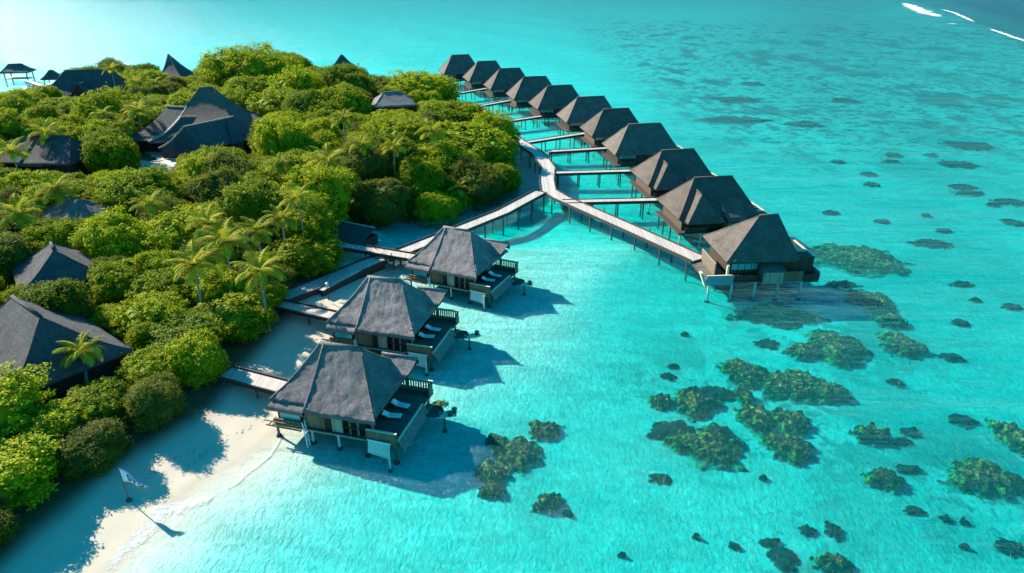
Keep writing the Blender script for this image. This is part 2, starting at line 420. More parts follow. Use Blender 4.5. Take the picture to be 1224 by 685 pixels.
grass_mask = sstep(35, 75, GX) * sstep(120, 220, GY) * (1 - sstep(520, 800, GY)) * sea_mask
for tx, ty, tr_, tk in ((870, 470, 11, 0.75), (960, 490, 9, 0.7), (1010, 400, 12, 0.6), (620, 545, 4, 0.4), (1190, 560, 9, 0.8), (1060, 540, 8, 0.5), (960, 640, 6, 0.6), (1100, 600, 6, 0.5), (930, 366, 10, 0.6)):
    cx_, cy_ = at(tx, ty); grass_mask = np.maximum(grass_mask, tk * np.exp(-((GX - cx_) ** 2 + ((GY - cy_) * 0.8) ** 2) / tr_ ** 2))
reef_flat = sstep(-230, -90, GR) * (1 - sstep(0, 12, GR)) * sea_mask
inland = sstep(6.5, 9.5, GS)
path_px = [(150, 215, 1), (215, 190, 1), (205, 170, 1), (160, 165, 1), (135, 190, 1)]
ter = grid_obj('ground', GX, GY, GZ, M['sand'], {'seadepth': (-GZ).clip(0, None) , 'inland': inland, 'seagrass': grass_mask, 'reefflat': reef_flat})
tag(ter, kind='structure')
def bed(x, y):
    z, s, r = ground(np.array([x]), np.array([y])); return float(z[0])

# water: clear surface over the bed; its tint follows the depth of the column below
n = N('lagoon_water'); v = n.coords('World')
d = n.attr('seadepth')
w1 = n.noise(n.coords('World', (1.0, 1.5, 1), (0, 0, R(-20))), 0.8, 4, 0.62)
w2 = n.noise(n.coords('World', (0.8, 1.6, 1), (0, 0, R(15))), 0.16, 3, 0.55)
w3 = n.noise(n.coords('World', (0.5, 1.5, 1)), 0.035, 3, 0.5)
w0 = n.noise(v, 3.2, 3, 0.6)
w4 = n.noise(n.coords('World', (0.25, 1.3, 1), (0, 0, R(8))), 0.05, 5, 0.65, 0.3)
hgt = n.math('ADD', n.math('ADD', n.math('MULTIPLY', w0, 0.26), n.math('MULTIPLY', w1, 0.55)), n.math('ADD', n.math('MULTIPLY', w2, 0.8), n.math('ADD', n.math('MULTIPLY', w3, 3.5), n.math('MULTIPLY', w4, 5.0))))
nb = n.bump(hgt, 1.0, 1.0)
def expo(k): return n.math('POWER', math.e, n.math('MULTIPLY', d, -k))
tr = n.new('ShaderNodeBsdfTransparent'); tr.inputs[0].default_value = (1, 1, 1, 1)
va = n.new('ShaderNodeVolumeAbsorption'); va.inputs['Density'].default_value = 0.95; va.inputs['Color'].default_value = (0.0, 0.954, 0.956, 1)
n.link(va.outputs[0], n.out.inputs['Volume'])
sfac = n.math('SUBTRACT', 1.0, expo(0.42))
deepc = n.mix(n.ramp(n.math('DIVIDE', d, 14.0), [(0.12, 0), (0.8, 1)]), (0.0, 0.46, 0.48), (0.0, 0.12, 0.24))
scat = n.mix(sfac, (0, 0, 0), deepc)
df = n.new('ShaderNodeBsdfDiffuse'); n.link(scat, df.inputs[0])
tr2 = n.new('ShaderNodeMixShader'); n.link(n.math('MULTIPLY', sfac, 0.16), tr2.inputs[0])
df2 = n.new('ShaderNodeBsdfDiffuse'); n.link(deepc, df2.inputs[0])
n.link(tr.outputs[0], tr2.inputs[1]); n.link(df2.outputs[0], tr2.inputs[2])
gl = n.new('ShaderNodeBsdfGlossy'); gl.inputs['Roughness'].default_value = 0.14; n.link(nb, gl.inputs['Normal'])
# Schlick reflectance, the same from either side of the sheet
ge = n.new('ShaderNodeNewGeometry'); dt = n.new('ShaderNodeVectorMath', operation='DOT_PRODUCT')
n.link(ge.outputs['Incoming'], dt.inputs[0]); n.link(n.bump(hgt, 0.7, 0.7), dt.inputs[1])
k5 = n.math('POWER', n.math('SUBTRACT', 1.0, n.math('ABSOLUTE', dt.outputs['Value']), clamp=True), 5.0)
refl = n.math('ADD', n.math('MULTIPLY', k5, 0.46), 0.02)
ms = n.new('ShaderNodeMixShader'); n.link(refl, ms.inputs[0]); n.link(tr2.outputs[0], ms.inputs[1]); n.link(gl.outputs[0], ms.inputs[2])
M['water'] = n.done(ms.outputs[0])
dep = (-GZ).clip(0, None)
wat = grid_obj('water', GX, GY, GZ * 0, M['water'], {'seadepth': dep}, keep=(GS < 2.0).ravel())
tag(wat, kind='structure')

# ------------------------------------------------------------------ foam
n = N('foam'); v = n.coords('World')
f1 = n.noise(v, 2.6, 6, 0.75, 0.8); ed = n.attr('edge')
a = n.math('SUBTRACT', n.math('ADD', n.math('MULTIPLY', ed, 0.50), n.math('MULTIPLY', f1, 1.5)), 0.92)
a = n.ramp(a, [(0.0, 0), (0.5, 0.9)])
p = n.principled((0.66, 0.68, 0.68), 0.85, n.bump(f1, 0.6, 0.08))
t_ = n.new('ShaderNodeBsdfTransparent'); mx = n.new('ShaderNodeMixShader')
n.link(a, mx.inputs[0]); n.link(t_.outputs[0], mx.inputs[1]); n.link(p, mx.inputs[2])
M['foam'] = n.done(mx.outputs[0])
n = N('far_foam'); v = n.coords('World'); f1 = n.noise(v, 0.16, 6, 0.75, 0.5)
a = n.ramp(n.math('SUBTRACT', n.math('ADD', n.math('MULTIPLY', n.attr('edge'), 0.7), n.math('MULTIPLY', f1, 1.7)), 1.18), [(0.0, 0), (0.35, 1)])
p = n.principled((0.8, 0.82, 0.82), 0.85)
t_ = n.new('ShaderNodeBsdfTransparent'); mx = n.new('ShaderNodeMixShader')
n.link(a, mx.inputs[0]); n.link(t_.outputs[0], mx.inputs[1]); n.link(p, mx.inputs[2])
M['farfoam'] = n.done(mx.outputs[0])

def ribbon(name, line, widths, z, mat, m=8, wob=0.0, follow=False):
    """A band along a polyline whose 'edge' value falls from the middle to both rims."""
    pts = []
    L = [Vector((x, y, 0)) for x, y in line]
    dense = []
    for i in range(len(L) - 1):
        for k in range(10): dense.append((L[i].lerp(L[i + 1], k / 10), widths[i] + (widths[i + 1] - widths[i]) * k / 10))
    dense.append((L[-1], widths[-1]))
    vs = []; ed_ = []; fs = []
    for i, (q, wd) in enumerate(dense):
        a_, b_ = dense[max(i - 1, 0)][0], dense[min(i + 1, len(dense) - 1)][0]
        dd = (b_ - a_).normalized(); nn = Vector((-dd.y, dd.x, 0))
        off = wob * mnoise.noise(q * 0.5) * wd
        endf = min(1, min(i, len(dense) - 1 - i) / 6)
        for k in range(m + 1):
            s_ = k / m * 2 - 1; pp = q + nn * (s_ * wd / 2 + off)
            zz = max(z, bed(pp.x, pp.y) + 0.02) if follow else z
            vs.append((pp.x, pp.y, zz)); ed_.append((1 - abs(s_) ** 1.6) * endf)
    for i in range(len(dense) - 1):
        for k in range(m):
            a0 = i * (m + 1) + k; fs.append((a0, a0 + 1, a0 + m + 2, a0 + m + 1))
    me = bpy.data.meshes.new(name); me.from_pydata(vs, [], fs); me.materials.append(mat)
    at_ = me.attributes.new('edge', 'FLOAT', 'POINT'); at_.data.foreach_set('value', ed_)
    o = bpy.data.objects.new(name, me); col.objects.link(o); return o
wave_px = [(128, 692), (150, 660), (178, 628), (200, 612), (222, 603), (245, 598), (262, 588)]
tag(ribbon('shore_foam', [at(*p) for p in wave_px], [0.9, 1.4, 2.6, 2.6, 1.8, 1.4, 0.6], 0.03, M['foam'], 8, 0.4, True), 'lacy white foam of a small wave on the beach by the flag', kind='stuff')
tag(ribbon('shore_foam', [at(*p) for p in [(262, 588), (285, 575), (305, 558), (322, 543), (333, 528), (338, 515)]], [0.4, 0.6, 0.45, 0.5, 0.4, 0.25], 0.03, M['foam'], 5, 0.5, True), 'thin white swash line on the sand under the closest villa', kind='stuff')
for name, pl, wd, lab in (
    ('breaker_foam', [(1076, 2), (1090, 8), (1108, 16), (1132, 22)], [10, 24, 24, 8], 'broad patch of white surf inside the reef edge'),
    ('breaker_foam', [(1118, 9), (1140, 15), (1156, 22), (1168, 28)], [3, 6, 6, 3], 'first broken white line of surf along the reef edge'),
    ('breaker_foam', [(1176, 32), (1196, 39), (1216, 46), (1240, 54)], [3, 5, 5, 3], 'long white line of surf along the reef edge near the corner'),
    ('breaker_foam', [(1128, 28), (1138, 28.5), (1146, 28.5)], [3, 9, 2], 'short white streak of foam inside the reef')):
    tag(ribbon(name, [at(*p) for p in pl], wd, 0.06, M['farfoam'], 6, 0.2), lab, kind='stuff')

# ------------------------------------------------------------------ piles
def pile(parent, x, y, z1, zg, r=0.13, mat='pile', foot=True):
    p_ = MB().cyl((x, y, zg - 0.3), (x, y, z1), r, r, 8).build('pile', M[mat], parent)
    if foot: MB().lathe((x, y, zg - 0.2), [(r * 2.4, 0), (r * 2.3, 0.28), (r * 1.5, 0.5)], 8).build('footing', M['footing'], p_)
    return p_
def local_bed(o, x, y):
    c, s = math.cos(o.rotation_euler.z), math.sin(o.rotation_euler.z)
    return bed(o.location.x + x * c - y * s, o.location.y + x * s + y * c)

# ------------------------------------------------------------------ the three beach villas
def beach_villa(loc, deg, label, seed, stools, net_turn):
    v = empty('thatched_villa', (*loc, 0), R(deg)); tag(v, label, 'villa', 'thatched villas beside the beach')
    zf = 1.7
    # roof: hip with a heavy front slope laid over it, lower skirt over the landward corner, small gablet over the deck
    mb = MB(); hip(mb, -5.9, 5.3, -4.6, 5.1, 4.15, -2.5, 1.9, 8.3, 0.32, 0.32, 0.10, seed, yr=0.1, res=2.4)
    roof_face(mb, (-1.9, -5.25, 3.86), (5.45, -5.15, 3.86), (-2.1, 0.0, 8.36), (1.9, 0.0, 8.36), 40, 26, 0.24, 0.38, 0.11, seed)
    # side cheek of the overlaid slope
    pts = []
    for k in range(9):
        t = k / 8; p_ = Vector((-1.9, -5.25, 3.86)).lerp(Vector((-2.1, 0, 8.36)), t); p_.z -= 0.24 * math.sin(math.pi * t)
        pts.append(p_)
    mb.tube([p - Vector((0, 0, 0.05)) for p in pts], 0.16)
    roof = mb.build('roof', M['thatch_grey'], v, True)
    mb = MB(); roof_face(mb, (-6.0, -5.3, 3.62), (-2.0, -5.4, 3.62), (-5.2, -3.4, 4.6), (-2.0, -3.4, 4.6), 14, 5, 0.06, 0.34, 0.07, seed + 3)
    roof_face(mb, (-6.0, 1.0, 3.62), (-6.0, -5.3, 3.62), (-5.2, 1.0, 4.6), (-5.2, -3.4, 4.6), 14, 5, 0.06, 0.34, 0.07, seed + 3)
    mb.build('skirt_roof', M['thatch_grey'], v, True)
    mb = MB()
    for s in (-1, 1):
        e0, e1 = (2.6, 3.0 + s * 1.9, 4.9), (5.9, 3.0 + s * 1.7, 4.95)
        r0, r1 = (2.6, 3.0, 6.3), (6.5, 3.0, 6.25)
        if s > 0: e0, e1, r0, r1 = e1, e0, r1, r0
        roof_face(mb, e0, e1, r0, r1, 8, 5, 0.10, 0.22, 0.05, seed + 5)
    mb.cyl((2.6, 3.0, 6.3), (6.5, 3.0, 6.25), 0.12, None, 6)
    mb.build('gablet', M['thatch_grey'], roof, True)
    # floor, walls, openings
    MB().box(-5.6, 4.0, -5.05, 4.4, zf - 0.22, zf).build('floor_platform', M['trim'], v)
    MB().box(-5.62, 4.2, -5.2, -5.052, zf - 0.10, zf + 0.02).build('ledge', M['wall_pale'], v)
    mb = MB(); mb.box(-2.3, 3.4, -4.0, 4.0, zf, 4.1); mb.box(-5.2, -2.3, -4.7, 4.0, zf, 3.35)
    mb.build('wall', M['wall_dark'], v)
    MB().box(-5.5, -2.32, -5.1, -4.95, zf - 0.2, zf + 0.62).build('parapet', M['wall_wood'], v)
    wn_ = MB(); wn_.box(-5.0, -2.6, -4.77, -4.702, 2.2, 3.2); wn_ = wn_.build('window', M['trim'], v)
    MB().box(-4.9, -2.7, -4.83, -4.772, 2.26, 3.12).build('pane', M['glass'], wn_)
    MB().box(-2.25, -0.1, -4.8, -4.66, zf + 0.02, 3.9).build('wall_panel', M['wall_wood'], v)
    d_ = MB().box(-0.1, 0.62, -4.74, -4.66, zf + 0.02, 3.9).build('doorway', M['dark'], v)
    MB().box(0.66, 1.75, -4.8, -4.66, zf + 0.02, 3.9).build('wall_panel', M['wall_pale'], v)
    for x in (2.5, 3.35): MB().box(x, x + 0.16, -4.85, -4.69, zf + 0.02, 3.9).build('post', M['wall_wood'], v)
    MB().box(1.8, 3.6, -4.98, -4.92, zf + 0.85, zf + 0.93).build('handrail', M['trim'], v)
    # sea front: glass doors under the gablet
    w_ = MB().box(3.402, 3.5, 1.6, 3.6, zf + 0.02, 4.1).build('window', M['trim'], v)
    MB().box(3.502, 3.56, 1.75, 2.6, zf + 0.1, 3.95).build('pane', M['glass'], w_)
    MB().box(3.502, 3.56, 2.66, 3.5, zf + 0.1, 3.95).build('pane', M['glass'], w_)
    MB().box(3.402, 3.46, -2.6, 1.2, zf + 0.05, 3.9).build('doorway', M['dark'], v)
    for y in (-4.4, 3.9): MB().box(4.6, 4.78, y, y + 0.18, zf, 4.5).build('post', M['wall_pale'], v)
    # deck, railings, sloping outer apron
    MB().box(3.9, 7.45, -5.05, 3.75, zf - 0.2, zf + 0.02).build('deck', M['deck_dark'], v)
    MB().box(4.4, 7.5, -5.25, -5.08, zf - 0.35, zf + 1.25).build('railing', M['wall_wood'], v)
    ra = MB(); ra.box(3.6, 7.6, 3.79, 3.93, zf - 0.2, zf + 0.45)
    for k in range(14): ra.box(3.7 + k * 0.28, 3.84 + k * 0.28, 3.82, 3.9, zf + 0.45, zf + 1.3)
    ra.box(3.6, 7.62, 3.76, 3.96, zf + 1.3, zf + 1.42); ra.box(7.45, 7.6, 2.9, 3.78, zf - 0.1, zf + 1.38)
    ra.build('railing', M['rail_wood'], v)
    MB().box(3.6, 7.64, 3.74, 3.98, zf + 1.423, zf + 1.48).build('rail_cap', M['tan_cap'], v)
    MB().box(4.4, 7.52, -5.28, -5.05, zf + 1.253, zf + 1.31).build('rail_cap', M['tan_cap'], v)
    ap = MB()
    for k in range(6):
        t = k / 6; x0 = 7.55 + 0.12 * k; z0 = zf + 0.34 - 0.15 * k
        ap.hexa([(x0, -5.1, z0 - 0.05), (x0 + 0.10, -5.1, z0 - 0.17), (x0 + 0.10, 1.2, z0 - 0.17), (x0, 1.2, z0 - 0.05)],
                [(x0, -5.1, z0), (x0 + 0.10, -5.1, z0 - 0.12), (x0 + 0.10, 1.2, z0 - 0.12), (x0, 1.2, z0)])
    ap.build('apron', M['apron'], v)
    MB().beam((7.5, -5.0, zf + 0.4), (7.5, 1.2, zf + 0.4), 0.14, 0.16).build('bench_rail', M['tan_cap'], v)
    # privacy screen
    sp = MB(); sp.hexa([(4.7, -5.75, 0.75), (7.0, -6.05, 0.65), (7.0, -5.99, 0.65), (4.7, -5.69, 0.75)], [(4.65, -5.36, 1.98), (6.95, -5.5, 1.98), (6.95, -5.44, 1.98), (4.65, -5.30, 1.98)])
    sp = sp.build('privacy_screen', M['screen'], v)
    MB().beam((4.6, -5.45, 2.02), (7.05, -5.55, 2.02), 0.09, 0.09).build('screen_rail', M['white'], sp)
    # landward ladder
    la = MB()
    for y in (-5.35, -4.95): la.beam((-2.2, y, zf + 0.9), (-1.6, y - 0.5, 0.1), 0.08, 0.08)
    for k in range(6): la.beam((-2.1 + 0.09 * k, -5.45 - 0.07 * k, zf + 0.5 - 0.25 * k), (-2.1 + 0.09 * k, -4.95 - 0.07 * k, zf + 0.5 - 0.25 * k), 0.05, 0.1)
    la.build('ladder', M['white'], v)
    # balcony poles at the landward corner
    br = MB(); br.beam((-6.5, -5.25, 2.05), (-2.4, -5.3, 2.05), 0.1, 0.1); br.beam((-6.3, -5.28, 1.55), (-2.4, -5.34, 1.55), 0.1, 0.14); br.beam((-5.8, -5.6, 1.8), (-5.8, -4.2, 1.8), 0.1, 0.1)
    br.build('balcony_rail', M['wall_wood'], v)
    # net seat and its little platform
    a0 = 8.55
    MB().box(7.46, 8.2, 1.35, 2.4, 1.25, 1.4).build('step', M['wall_wood'], v)
    rim = MB(); k_ = 18
    ring = [(a0 + 0.95 * math.cos(2 * math.pi * i / k_), 1.4 + 0.95 * math.sin(2 * math.pi * i / k_), 1.25 + 0.06 * math.sin(i)) for i in range(k_)]
    for i in range(k_): rim.cyl(ring[i], ring[(i + 1) % k_], 0.13, None, 6)
    rim.lathe((a0, 1.4, 0.85), [(0.3, 0), (0.7, 0.18), (0.9, 0.4)], 14)
    rim.build('net_seat', M['net'], v)
    pl = MB(); tw = net_turn
    pa = Vector((9.35, 1.0, 1.2)); pb = Vector((10.9, 1.5 + tw, 1.25))
    pl.beam(pa, pb, 1.0, 0.12); pl.build('platform', M['tan_cap'], v)
    pile(v, 9.9, 0.9, 1.15, local_bed(v, 9.9, 0.9), 0.11, 'pile_dark')
    for x, y, m_ in ((-5.4, -4.8, 'pile_dark'), (-1.6, -4.8, 'pile'), (1.2, -4.8, 'pile'), (4.2, -4.9, 'pile_dark'), (7.2, -4.9, 'pile_dark'), (7.2, 3.4, 'pile_dark'), (4.2, 3.9, 'pile_dark'), (-1.6, 4.0, 'pile_dark'), (-5.4, 4.0, 'pile_dark')):
        pile(v, x, y, zf - 0.2, local_bed(v, x, y), 0.13, m_)
    pile(v, 7.05, -6.1, 1.95, local_bed(v, 7.05, -6.1), 0.1, 'pile')
    # low landward service wall
    sw = MB(); sw.hexa([(-6.6, 3.6, 1.9), (-6.3, 3.6, 1.9), (-4.0, 6.6, 1.9), (-4.3, 6.6, 1.9)], [(-6.6, 3.6, 2.9), (-6.3, 3.6, 2.9), (-4.0, 6.6, 2.9), (-4.3, 6.6, 2.9)])
    sw.build('garden_wall', M['screen'], v)
    c, s = math.cos(R(deg)), math.sin(R(deg))
    def wpt(x, y, z): return (loc[0] + x * c - y * s, loc[1] + x * s + y * c, z)
    return v, wpt

def make_lounger():
    r_ = empty('sun_lounger')
    f = MB(); f.box(-0.95, 0.95, -0.36, 0.36, 0.20, 0.26); f.build('frame', M['trim'], r_)
    for x in (-0.8, 0.8):
        for y in (-0.3, 0.3): MB().box(x - 0.04, x + 0.04, y - 0.04, y + 0.04, 0, 0.2).build('leg', M['trim'], r_)
    m_ = MB(); m_.hexa([(-0.3, -0.34, 0.262), (0.93, -0.34, 0.262), (0.93, 0.34, 0.262), (-0.3, 0.34, 0.262)], [(-0.3, -0.34, 0.36), (0.93, -0.34, 0.36), (0.93, 0.34, 0.36), (-0.3, 0.34, 0.36)])
    m_.hexa([(-0.95, -0.34, 0.55), (-0.302, -0.34, 0.262), (-0.302, 0.34, 0.262), (-0.95, 0.34, 0.55)], [(-0.92, -0.34, 0.65), (-0.302, -0.34, 0.36), (-0.302, 0.34, 0.36), (-0.92, 0.34, 0.65)])
    m_.build('mattress', M['linen'], r_)
    MB().hexa([(-0.93, -0.25, 0.652), (-0.66, -0.25, 0.53), (-0.66, 0.25, 0.53), (-0.93, 0.25, 0.652)], [(-0.88, -0.22, 0.74), (-0.65, -0.22, 0.62), (-0.65, 0.22, 0.62), (-0.88, 0.22, 0.74)]).build('pillow', M['linen'], r_)
    return r_
def make_stool():
    r_ = empty('stool')
    MB().lathe((0, 0, 0.0), [(0.24, 0), (0.17, 0.18), (0.25, 0.36)], 12).build('base', M['net'], r_)
    MB().lathe((0, 0, 0.361), [(0.28, 0), (0.3, 0.05), (0.26, 0.1)], 12).build('seat', M['wall_wood'], r_)
    return r_
loung = make_lounger(); stool = make_stool()
first_l = [True]; first_s = [True]
def put(proto, flag, loc, rz, label, cat, group):
    o = proto if flag[0] else copy_tree(proto); flag[0] = False
    o.location = loc; o.rotation_euler = (0, 0, rz); tag(o, label, cat, group); return o

names_l = ['closest beach villa', 'middle beach villa', 'far beach villa']
labs_l = ['grey thatched villa on stilts at the sand edge, closest to the beach flag',
          'grey thatched villa on stilts, between the other two beach villas',
          'grey thatched villa on stilts, beach villa closest to the forked boardwalk']
specs = [((-16.6, 58.3), -15, 1.0, 2, 0.2), ((-15.0, 74.3), -15, 14.0, 1, 0.6), ((-7.6, 91.4), -25, 27.0, 1, 0.0)]
villa_px = {}
for i, (loc, deg, seed, ns, tw) in enumerate(specs):
    v_, wpt = beach_villa(loc, deg, labs_l[i], seed, ns, tw)
    villa_px[names_l[i]] = proj(loc[0], loc[1], 3)[:2]
    put(loung, first_l, wpt(5.3, -1.3, 1.72), R(deg + 8), 'white sun lounger on the %s deck, nearer the front rail' % names_l[i], 'sun lounger', 'sun loungers on villa decks')
    put(loung, first_l, wpt(5.4, 0.6, 1.72), R(deg - 4), 'white sun lounger on the %s deck, by the glass doors' % names_l[i], 'sun lounger', 'sun loungers on villa decks')
    if ns == 2:
        put(stool, first_s, wpt(10.45, 1.1, 1.30), 0, 'round dark stool on the net platform of the closest beach villa, on its front edge', 'stool', 'stools on villa net platforms')
        put(stool, first_s, wpt(10.7, 1.75, 1.31), 0, 'round dark stool on the net platform of the closest beach villa, at its outer tip', 'stool', 'stools on villa net platforms')
    else:
        put(stool, first_s, wpt(10.55, 1.35 + tw * 0.9, 1.30), 0, 'single round dark stool on the net platform of the %s' % names_l[i], 'stool', 'stools on villa net platforms')

# ------------------------------------------------------------------ the long row of water villas
def water_villa(loc, deg, Lx, W, zr, label, seed, kind, landoff=1.5):
    v = empty('water_villa', (*loc, 0), R(deg)); tag(v, label, 'villa', 'thatched villas in the long row over the water')
    zf, ze = 1.8, (4.7 if kind == 'end' else 4.2)
    wt = 2.7 if kind == 'end' else 1.75
    hx, hy = Lx / 2, W / 2
    res = 1.3 if kind in ('end', 'gable') else 0.9
    ra = -hx + hy * 0.75; rb = hx - hy * 0.55
    mb = MB()
    if kind == 'end':
        hip(mb, -hx, hx, -hy, hy, ze, 0.6, 3.3, zr, 0.05, 0.25, 0.06, seed, yr=-0.4, res=res)
    else:
        hip(mb, -hx, hx, -hy, hy, ze, ra, rb, zr, 0.05, 0.25, 0.06, seed, res=res)
    roof = mb.build('roof', M['thatch_tan'], v, True)
    if kind == 'gable':
        # cross roof at the front corner, a hip of its own
        g = MB(); x0, x1 = -hx + 0.9, 0.4; xm = (x0 + x1) / 2; yf = -hy - 1.7
        zt = 7.9; yb = 0.2
        roof_face(g, (x0, -0.8, ze), (x0, yf, ze - 0.2), (xm, yb, zt), (xm, yf + 3.3, zt), 12, 8, 0.15, 0.25, 0.05, seed)
        roof_face(g, (x1, yf, ze - 0.2), (x1, -0.8, ze), (xm, yf + 3.3, zt), (xm, yb, zt), 12, 8, 0.15, 0.25, 0.05, seed)
        roof_face(g, (x0, yf, ze - 0.2), (x1, yf, ze - 0.2), (xm, yf + 3.3, zt), (xm, yf + 3.3, zt), 12, 8, 0.15, 0.25, 0.05, seed)
        g.cyl((xm, yf + 3.3, zt + .02), (xm, yb, zt + .02), 0.14, None, 6)
        g.build('cross_roof', M['thatch_tan'], roof, True)
        # thick layered edge of the big slope beside the cross roof
        h = MB(); roof_face(h, (1.2, -hy - 1.0, ze - 0.35), (4.6, -hy - 1.0, ze - 0.35), (0.2, -1.5, 7.9), (3.8, -1.5, 7.9), 10, 8, 0.12, 0.3, 0.05, seed)
        pts = [Vector((1.2, -hy - 1.0, ze - 0.35)).lerp(Vector((0.2, -1.5, 7.9)), k / 6) - Vector((0, 0, 0.12 * math.sin(math.pi * k / 6))) for k in range(7)]
        h.tube([p - Vector((0, 0, 0.1)) for p in pts], 0.2)
        h.build('roof_overlay', M['thatch_tan'], roof, True)
    # floor and walls
    fx0 = -hx - (2.6 if kind == 'end' else 0.0)
    MB().box(fx0, hx + 1.0, -hy - 0.15, hy + 0.3, zf - 0.25, zf).build('floor_platform', M['trim'], v)
    MB().box(-hx + 1.0, hx - 1.2, -hy + 1.2, hy - 1.0, zf, ze + 0.25).build('wall', M['wall_dark'], v)
    fb = -hy + 0.9
    wf = MB().box(-hx + 1.2, -hx + 5.2, fb + 0.22, fb + 0.296, 2.95, 4.0).build('window', M['trim'], v)
    for k in range(4): MB().box(-hx + 1.28 + k * 0.97, -hx + 2.14 + k * 0.97, fb + 0.15, fb + 0.217, 3.02, 3.92).build('pane', M['glass'], wf)
    MB().box(-hx + 1.2, -hx + 5.1, -hy + 0.0, -hy + 0.08, zf + 0.02, zf + 0.8).build('railing', M['wall_dark'], v)
    if kind in ('end', 'gable'):
        bx = 0.0 if kind == 'end' else 1.2
        yb = -hy - 0.75
        MB().box(bx, bx + 2.9, yb, -hy + 1.3, zf - 0.3, zf + 1.55).build('bay', M['wall_pale'] if kind == 'end' else M['wall_wood'], v)
        if kind == 'end':
            MB().hexa([(bx - 0.2, yb - 0.25, zf + 1.553), (bx + 3.1, yb - 0.25, zf + 1.553), (bx + 2.9, -hy + 1.5, zf + 2.35), (bx - 0.4, -hy + 1.5, zf + 2.35)],
                      [(bx - 0.2, yb - 0.25, zf + 1.7), (bx + 3.1, yb - 0.25, zf + 1.7), (bx + 2.9, -hy + 1.5, zf + 2.5), (bx - 0.4, -hy + 1.5, zf + 2.5)]).build('bay_roof', M['thatch_tan'], v)
        MB().box(bx + 2.95, bx + 6.0, -hy - 0.35, -hy - 0.2, zf - 0.25, zf + 1.3).build('railing', M['wall_wood'], v)
    # seaward end: tall dark bath enclosure with a pale capping
    ex = hx - 0.6
    MB().box(ex - 0.6, ex + 3.4, -hy + 1.4, hy - 2.4, zf, zf + wt).build('bath_enclosure', M['wall_dark'], v)
    cp = MB(); cp.box(ex - 0.3, ex + 3.5, -hy + 3.6, -hy + 3.85, zf + wt + 0.003, zf + wt + 0.1); cp.box(ex + 3.25, ex + 3.5, -hy + 3.86, hy - 2.4, zf + wt + 0.003, zf + wt + 0.1)
    cp.box(ex - 0.3, ex + 3.24, -hy + 3.86, -hy + 5.0, zf + wt + 0.003, zf + wt + 0.05)
    cp.build('capping', M['tan_cap'], v)
    MB().hexa([(hx - 0.7, -0.6, ze + 0.05), (hx + 1.9, -0.6, ze - 0.45), (hx + 1.9, 1.2, ze - 0.45), (hx - 0.7, 1.2, ze + 0.05)],
              [(hx - 0.7, -0.6, ze + 0.4), (hx + 1.9, -0.6, ze - 0.1), (hx + 1.9, 1.2, ze - 0.1), (hx - 0.7, 1.2, ze + 0.4)]).build('canopy', M['tan_cap'], v)
    MB().box(hx + 1.0, hx + 3.4, -hy + 0.2, -hy + 3.5, zf - 0.6, zf - 0.3).build('lower_deck', M['deck_dark'], v)
    MB().box(hx + 3.3, hx + 3.45, -hy + 0.2, -hy + 3.5, zf - 0.298, zf + 0.9).build('railing', M['blue_panel'], v)
    MB().box(hx + 1.0, hx + 3.29, -hy + 0.1, -hy + 0.25, zf - 0.62, zf + 0.6).build('railing', M['wall_dark'], v)
    if kind == 'end':
        # arrival terrace on the landward side
        MB().box(fx0 - 0.05, -hx + 1.2, -hy - 0.32, -hy - 0.18, zf - 0.5, zf + 0.95).build('railing', M['blue_panel'], v)
        MB().box(fx0, -hx + 1.2, -hy - 0.36, -hy - 0.14, zf + 0.953, zf + 1.03).build('rail_cap', M['tan_cap'], v)
        MB().box(-hx - 0.9, -hx - 0.75, -hy + 1.8, hy - 2.8, zf, zf + 1.9).build('terrace_wall', M['wall_pale'], v)
        MB().box(-hx + 0.3, -hx + 0.6, -hy + 0.2, -hy + 0.5, zf, zf + 2.2).build('post', M['tan_cap'], v)
        MB().box(fx0 + 0.1, -hx + 0.9, -hy + 0.0, hy - 3, zf + 0.003, zf + 0.04).build('deck', M['deck_dark'], v)
        st = MB(); st.hexa([(fx0 - .3, -hy - .6, 1.2), (fx0 + .1, -hy - .6, 1.2), (fx0 + .1, -hy + .2, 1.2), (fx0 - .3, -hy + .2, 1.2)], [(fx0 - .9, -hy + 0.2, 3.0), (fx0 - .5, -hy + 0.2, 3.0), (fx0 - .5, -hy + 1.0, 3.0), (fx0 - .9, -hy + 1.0, 3.0)])
        st.build('corner_brace', M['tan_cap'], v)
    xsn = 5 if kind in ('end', 'gable') else 4
    for k in range(xsn):
        x = fx0 + 0.5 + (hx + 0.8 - fx0 - 0.5) * k / (xsn - 1)
        pile(v, x, -hy + 0.1, zf - 0.25, local_bed(v, x, -hy + 0.1), 0.17, 'pile', kind in ('end', 'gable'))
    for k in range(3):
        x = -hx + 0.6 + (Lx - 1.0) * k / 2
        pile(v, x, hy - 0.4, zf - 0.25, local_bed(v, x, hy - 0.4), 0.16, 'pile_dark', False)
    for y in (-1.5, 2.0): pile(v, -hx + 0.3, y, zf - 0.25, local_bed(v, -hx + 0.3, y), 0.15, 'pile_dark', False)
    return v
ords = ['first', 'second', 'third', 'fourth', 'fifth', 'sixth', 'seventh', 'eighth', 'ninth', 'tenth', 'eleventh', 'twelfth', 'thirteenth', 'fourteenth', 'fifteenth', 'sixteenth', 'seventeenth', 'eighteenth', 'nineteenth', 'twentieth', 'twenty-first', 'twenty-second', 'twenty-third', 'twenty-fourth', 'twenty-fifth']
